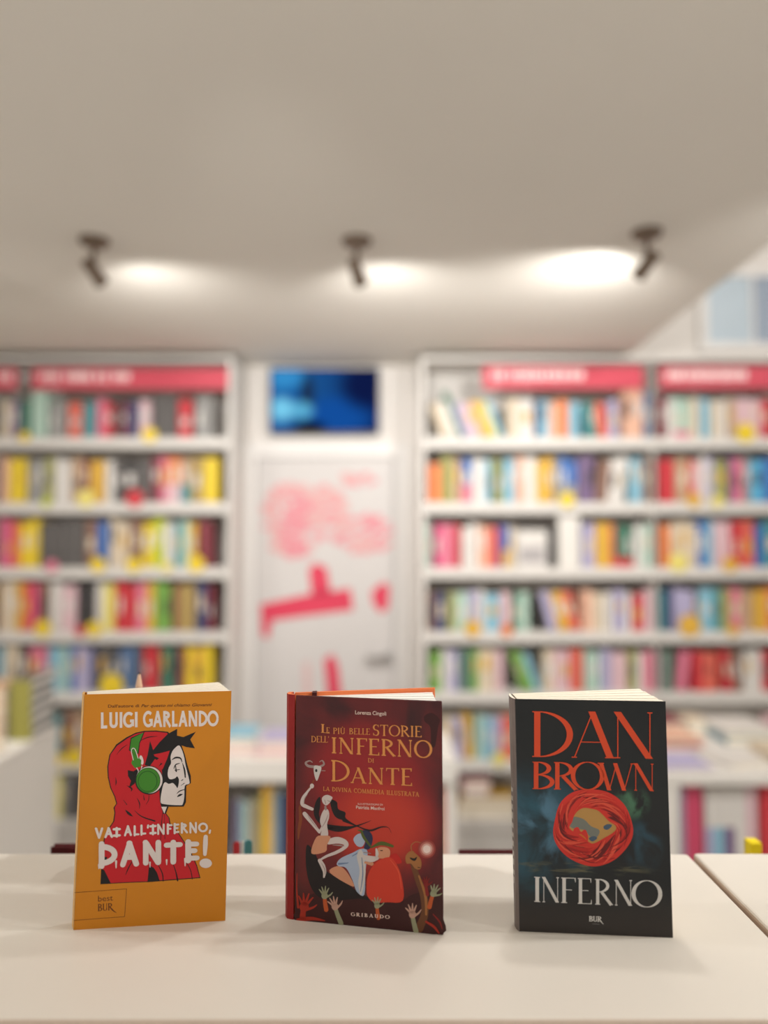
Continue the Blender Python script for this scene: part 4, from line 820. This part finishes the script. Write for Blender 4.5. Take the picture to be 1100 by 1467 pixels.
P.blobp([(170,62),(200,58),(222,72),(210,118),(190,165),(172,120)], LIN, 5); P.ribbon([(175,66,18),(130,60,18),(112,38,14),(140,24,9),(160,36,5)], SK2, 4); P.ribbon([(210,66,16),(240,48,13),(228,22,8),(208,32,4)], SK2, 4); P.disc(186, 92, 8, 11, DK, 6); P.ribbon([(216,92,4),(250,94,4)], SK2, 4)
P.done('printed_ferryman', fc, rh.root)
P.blobp([(280,806),(330,762),(380,780),(430,850),(442,905)], PEA, 3)
P.blobp([(330,742),(360,705),(440,668),(500,640),(545,660),(530,800),(522,962),(470,940),(440,860),(395,775),(344,762)], BLU, 5); P.ribbon([(345,745,14),(400,740,8),(412,735,3)], BL2, 6); P.ribbon([(440,690,6),(500,655,10)], BL2, 6)
P.blobp([(470,690),(500,645),(526,720),(530,830),(500,965),(480,880),(490,790)], LIN, 7); P.ribbon([(505,700,5),(512,820,8),(495,940,4)], BL2, 8)
P.blobp([(446,572),(478,536),(516,540),(526,590),(506,625),(470,618)], BLU, 6); P.blobp([(505,512),(560,520),(582,570),(560,640),(520,636),(530,590),(512,560)], NAV, 7); P.ribbon([(500,512,14),(520,560,20),(566,622,12)], LEAF, 8); P.ribbon([(480,510,8),(508,518,10)], LEAF, 8)
P.ribbon([(510,690,20),(560,712,48),(612,706,24)], SKIN, 8); P.ribbon([(530,735,16),(575,745,26)], PEA, 8); P.ribbon([(520,665,8),(570,672,4)], SK2, 9)
P.done('printed_blue_figure', fc, rh.root)
P.ribbon([(570,632,8),(640,602,28),(720,622,18)], LEAF, 6); P.blobp([(700,690),(742,672),(770,700),(784,738),(744,744),(712,720)], art('hood_crimson', (190, 34, 26)), 6)
P.blobp([(616,636),(668,628),(702,650),(694,700),(630,708),(604,700)], PEA, 7); P.ribbon([(606,640,10),(612,672,22),(608,700,14)], LIN, 8); P.ribbon([(636,652,6),(650,652,6)], MRN, 8)
P.blobp([(538,930),(546,830),(596,742),(690,698),(744,740),(786,850),(792,1002),(680,1014),(590,1014),(548,975)], ROB, 8); P.ribbon([(704,716,4),(762,800,7),(782,920,5)], ROB2, 9)
P.done('printed_robed_figure', fc, rh.root)
P.blobp([(812,690),(850,656),(900,690),(922,730),(915,780),(880,780),(850,745),(818,742)], BRL, 4); P.ribbon([(905,1200,60),(946,1090,52),(936,960,50),(896,850,42),(862,745,38)], BRW, 3); P.ribbon([(955,1100,14),(950,970,18),(905,830,12)], BRL, 4); P.ribbon([(845,705,9),(872,716,18),(888,700,7)], DK, 6); P.ribbon([(858,664,6),(850,620,7),(880,592,5),(920,600,4),(945,625,3)], BRL, 4); P.ribbon([(862,664,16),(885,690,8),(908,700,4)], BRL, 5); P.ribbon([(895,770,5),(915,772,5)], DK, 6)
for q, rgb in ((62, (150, 60, 52)), (50, (182, 104, 92)), (38, (214, 164, 150)), (26, (238, 214, 204))): P.disc(960, 642, q, q*1.05, art('orb_%d' % q, rgb), 4 + (62 - q)//12)
P.done('printed_beast', fc, rh.root)
def hand(x, y, sz, rot, mats, ln=1.0):
    """raised arm and open hand; wrist at x, y"""
    c, s_ = math.cos(rot), math.sin(rot); T_ = lambda a, b: (x + (a*c - b*s_)*sz, y + (a*s_ + b*c)*sz)
    arm_, palm = mats
    P.ribbon([(*T_(.15, 1.1*ln), .42*sz), (*T_(.05, .5*ln), .38*sz), (*T_(0, 0), .34*sz)], arm_, 9)
    P.disc(*T_(0, -.22), .30*sz, .32*sz, palm, 10, rot=rot)
    for ang, l in ((-.62, .58), (-.25, .74), (.08, .78), (.42, .66)):
        P.ribbon([(*T_(.26*math.sin(ang), -.35), .17*sz), (*T_(.26*math.sin(ang) + l*.6*math.sin(ang), -.35 - .6*l*math.cos(ang)), .14*sz), (*T_(.26*math.sin(ang) + l*math.sin(ang*1.1), -.35 - l*math.cos(ang)), .08*sz)], palm, 10)
    P.ribbon([(*T_(.2, -.1), .18*sz), (*T_(.55, -.32), .14*sz), (*T_(.75, -.55), .07*sz)], palm, 10)
    P.done('printed_hand', fc, rh.root)
HO = art('hand_orange', (186, 84, 38)); HG = art('hand_sage', (150, 150, 118)); HP = art('hand_pale', (192, 150, 132)); HR = art('hand_red', (166, 44, 26)); HD = art('hand_dark_red', (128, 28, 24))
hand(245, 985, 74, .0, (HO, HG)); hand(322, 1062, 80, -.25, (HG, HP), 1.2); hand(612, 1052, 66, .0, (HO, HG), 1.0); hand(862, 1118, 84, -.1, (HG, HP), 1.1); hand(1000, 968, 74, .4, (HO, HG), 1.0); hand(955, 900, 60, .0, (HD, HD), .9); hand(96, 1070, 108, .25, (HR, HR), .7)
P.ribbon([(52,810,5),(50,930,9),(60,1050,16)], HR, 9); P.ribbon([(60,1140,30),(150,1128,26),(245,1142,8)], HR, 9); P.ribbon([(955,1150,14),(1010,1185,18),(1045,1230,10)], HR, 9); P.ribbon([(1005,1098,8),(1050,1150,12),(1068,1200,6)], HD, 9)
P.zoom = (390, 960, 3.667)
P.blobp([(800,240),(840,225),(880,260),(870,300),(855,400),(835,390),(830,300),(800,270)], MRN, 1)
tag(P.done('printed_background', fc, rh.root), kind='stuff')
k = dict(T=.13, t=.055, ser=.05)
P.text('L', (255,328), (298,331), 46, 46, GOLD, 12, gap=.06, **k); P.text('E', (284,331), (303,332), 31, 31, GOLD, 12, **k)
P.text('PIÙ', (320,334), (384,336), 32, 32, GOLD, 12, gap=.06, **k); P.text('BELLE', (404,336), (514,339), 32, 33, GOLD, 12, gap=.06, **k)
P.text('STORIE', (528,343), (786,352), 58, 58, GOLD, 12, gap=.06, **k)
P.text("DELL'", (205,378), (300,380), 33, 33, GOLD, 12, gap=.04, **k)
P.text('INFERNO', (310,436), (838,462), 84, 92, GOLD, 12, gap=.07, **k)
P.text('DI', (503,484), (534,487), 23, 23, GOLD, 12, gap=.08, **k)
P.text('D', (306,583), (410,588), 112, 112, GOLD, 12, T=.11, t=.05, ser=.05); P.text('ANTE', (410,592), (737,608), 82, 92, GOLD, 12, gap=.07, **k)
P.done('title_lettering', fc, rh.root)
P.text('LA DIVINA COMMEDIA ILLUSTRATA', (268,633), (771,664), 22, 24, GOLD, 12, gap=.12, T=.15, t=.09, ser=.05); P.done('subtitle_lettering', fc, rh.root)
P.font('Lorenza Cingoli', (436,231), (599,238), 20, CREAM, 12, 0, .012); P.font('ILLUSTRAZIONI DI', (450,706), (580,711), 9, CREAM, 12, 0, .006); P.font('Patrizia Manfroi', (441,727), (590,736), 17, CREAM, 12, 0, .012)
P.done('author_lettering', fc, rh.root)
P.text('GRIBAUDO', (414,1290), (616,1306), 19, 19, CREAM, 12, gap=.35, T=.2, t=.1, ser=.06); P.done('publisher_mark', fc, rh.root)

# ======== black paperback
def black_cover(nt, u, v, noise):
    c = mixc(nt, rng(nt, noise(2.5, 4, .3), .3, .7), (20, 21, 20), (28, 28, 26))
    cl = mul(nt, blob(nt, u, v, .14, .42, .46, .34), rng(nt, noise(4, 7, .5, 1, 1.3), .3, .66))
    c = mixc(nt, cl, c, (40, 84, 100))
    c = mixc(nt, mul(nt, blob(nt, u, v, .14, .44, .3, .24), rng(nt, noise(6, 8, .6), .46, .68)), c, (78, 118, 140))
    c = mixc(nt, mul(nt, blob(nt, u, v, .76, .56, .14, .09), rng(nt, noise(9, 7, .5), .36, .6)), c, (70, 112, 84))
    c = mixc(nt, mul(nt, blob(nt, u, v, .82, .38, .16, .14), rng(nt, noise(6, 7, .5), .36, .66)), c, (40, 72, 86))
    c = mixc(nt, mul(nt, blob(nt, u, v, .4, .275, .6, .035), rng(nt, noise(6, 6, .8, 1, 9), .45, .7)), c, (96, 92, 66))
    c = mixc(nt, mul(nt, rng(nt, v, .22, 0), .7), c, (54, 46, 42))
    return c
KC = grad_mat('cover_black_print', black_cover, .38); KB = M('cover_black_edge', (26, 25, 25), .4); KS = M('spine_dark_grey', (120, 108, 104), .42, .25, 70)
kb = Hero('thick black paperback with orange author name and a twisted red cloth ring', ((.1121,.6453),(.1118,.6552)), ((.2361,.6349),(.2368,.6448)), ((.2352,.6960),(.2356,.7039)), ((.1126,.6640),(.1112,.6794)), 1.4193)
bo, to = kb.col([kb.A, kb.B], TOP, kb.z)
fc, n3 = uvprism('front_cover', [bo[0], bo[1], to[1], to[0]], .0004, KC, KB); kb.par(fc)
bo, to = kb.col([kb.D, kb.C, kb.mix(kb.C, kb.B, .01), kb.mix(kb.D, kb.A, .02)], TOP, kb.z - .0009); m = MB(); m.prism(bo, to, KB); kb.par(m.build('back_cover'))
q1 = kb.mix(kb.A, kb.B, .004); q2 = kb.mix(kb.D, kb.C, .004); md = shift(kb.mix(kb.A, kb.D, .5), -.0022, 0)
bo, to = kb.col([kb.A, shift(kb.mix(kb.A, kb.D, .2), -.0016, 0), md, shift(kb.mix(kb.A, kb.D, .8), -.0016, 0), kb.D, q2, kb.mix(q1, q2, .5), q1], TOP, kb.z); m = MB(); m.prism(bo, to, KS, PAGE); sp = kb.par(m.build('spine'))
kb.pages(9, .012, .985, PAGE, lambda i: .008 + .012*((i * 5) % 3)/3, gapf=.10)
bo, to = kb.col([shift(kb.B, -.004, .012), shift(kb.B, .0022, .012), shift(kb.B, -.004, .0124)], kb.z - .016, kb.z - .012); m = MB(); m.prism(bo, to, BLACKP); kb.par(m.build('bookmark_tab'))
P = Print((.1121, .6453, TOP), n3)
KO = art('title_orange', (212, 72, 34)); KW = art('title_white', (214, 210, 204))
P.zoom = (740, 1120, 4.889)
CR = [art('cloth_red_%d' % i, q) for i, q in enumerate(((188, 40, 30), (206, 50, 38), (158, 30, 25), (222, 82, 58), (104, 24, 22)))]; GO = art('old_gold', (182, 138, 74)); GY = art('cloud_grey', (118, 120, 110)); SL = art('slate_blue', (72, 90, 108)); FL = art('flame', (204, 108, 36))
P.blobp([(340,300),(400,190),(520,150),(640,150),(700,230),(700,340),(620,420),(500,460),(400,420)], GO, .6)
P.blobp([(365,270),(420,240),(520,230),(600,165),(665,185),(680,260),(660,330),(590,370),(540,410),(480,420),(420,410),(380,340)], GO, 1)
P.blobp([(362,280),(400,246),(470,262),(520,310),(580,340),(560,390),(510,380),(480,340),(420,330),(380,320)], GY, 2); P.blobp([(610,310),(640,296),(668,305),(640,335),(612,330)], SL, 2); P.blobp([(505,395),(540,380),(565,395),(530,418)], SL, 3)
P.blobp([(400,330),(430,318),(450,350),(480,335),(500,380),(490,425),(430,415),(400,370)], CR[1], 3); P.blobp([(420,395),(440,365),(470,380),(490,410),(455,428)], FL, 4)
P.done('printed_opening', fc, kb.root)
cx_, cy_ = 530, 318
def ringr(a): return (278 + 7*math.sin(3*a + 1) + 4*math.sin(7*a), 274 + 8*math.sin(2*a + .5) + 4*math.sin(5*a))
def ringi(a): return (140 + 20*math.sin(2*a + .9) + 16*math.sin(3*a + .4) + 5*math.sin(7*a), 104 + 22*math.sin(2*a - .9) + 8*math.sin(5*a))
N_ = 72; ou = []; inn_ = []
for i in range(N_ + 1):
    a = 2*math.pi*i/N_; ro = ringr(a); ri = ringi(a); ou.append((cx_ + ro[0]*math.cos(a), cy_ + ro[1]*math.sin(a))); inn_.append((cx_ - 6 + ri[0]*math.cos(a), cy_ - 16 + ri[1]*math.sin(a)))
P.mb.add([P.p3(x, y, 5) for x, y in ou + inn_], [(i, i+1, N_ + 2 + i, N_ + 1 + i) for i in range(N_)], CR[1])
rk = random.Random(9)
for j in range(84):                                   # folds twisting round the ring
    a0 = rk.uniform(0, 6.283); span = rk.uniform(.7, 1.5); s0, s1 = (rk.uniform(.05, .35), rk.uniform(.6, .97)) if rk.random() < .7 else (rk.uniform(.5, .95), rk.uniform(.4, .95))
    wd = rk.uniform(10, 34) if j < 40 else rk.uniform(4, 13); pts_ = []
    for q in range(7):
        f = q/6; a = a0 + span*f; s = s0 + (s1 - s0)*f; ro = ringr(a); ri = ringi(a)
        rx, ry = ri[0] + (ro[0]-ri[0])*s, ri[1] + (ro[1]-ri[1])*s
        pts_.append((cx_ - 6*(1-s) + rx*math.cos(a), cy_ - 16*(1-s) + ry*math.sin(a), max(2, wd*math.sin(math.pi*min(.97, f + .03)))))
    P.ribbon(pts_, CR[rk.choice((0, 2, 2, 3, 4, 0, 3) if j < 40 else (4, 4, 2, 3, 3, 0))] if j > 8 else CR[4], 6 + j*.09, smooth=False)
P.done('printed_cloth_ring', fc, kb.root)
P.zoom = (710, 960, 3.668)
kk = dict(T=.115, t=.02, ser=.035)
P.text('D', (178,455), (412,459), 240, 240, KO, 14, **kk); P.text('A', (382,459), (632,463), 244, 244, KO, 14, **kk); P.text('N', (600,462), (850,466), 244, 244, KO, 14, **kk)
kk = dict(T=.125, t=.028, ser=.035)
P.text('B', (185,624), (312,626), 144, 144, KO, 14, **kk); P.text('R', (298,626), (432,628), 144, 144, KO, 14, **kk); P.text('O', (398,625), (566,630), 144, 146, KO, 14, **kk); P.text('W', (538,630), (732,634), 144, 144, KO, 14, **kk); P.text('N', (714,632), (842,636), 144, 144, KO, 14, **kk)
P.done('author_lettering', fc, kb.root)
P.zoom = (740, 1120, 4.889); kk = dict(T=.125, t=.028, ser=.04)
for ch, x0, x1, yb0, yt0 in (('I',115,172,838,662),('N',166,310,841,664),('F',304,414,846,668),('E',420,532,852,672),('R',542,672,858,678),('N',672,822,864,684),('O',808,1014,874,688)):
    P.text(ch, (x0, yb0), (x1, yb0 + 4), yb0 - yt0, yb0 - yt0, KW, 14, **kk)
P.done('title_lettering', fc, kb.root)
P.text('BUR', (506,976), (596,980), 38, 38, KW, 14, T=.2, t=.08, ser=.05, gap=.0); P.ribbon([(585,972,8),(597,985,6),(608,998,2)], KW, 14); P.ribbon([(530,993,4),(580,996,4)], art('ink_grey', (120, 116, 112)), 14)
P.done('publisher_mark', fc, kb.root)
# worn pale title strokes running up the spine
m = MB(); rs = random.Random(2)
for i in range(11):
    zb = TOP + .035 + i*.0075; f = (zb - TOP) / (kb.z - TOP); b_, t_ = md; x, y = lp(b_, t_, f)
    m.box((x - .00012, y - .0035 + rs.uniform(0, .001), zb), (x + .0004, y + .0015, zb + rs.uniform(.003, .005)), KW)
o = m.build('spine_lettering', sp)
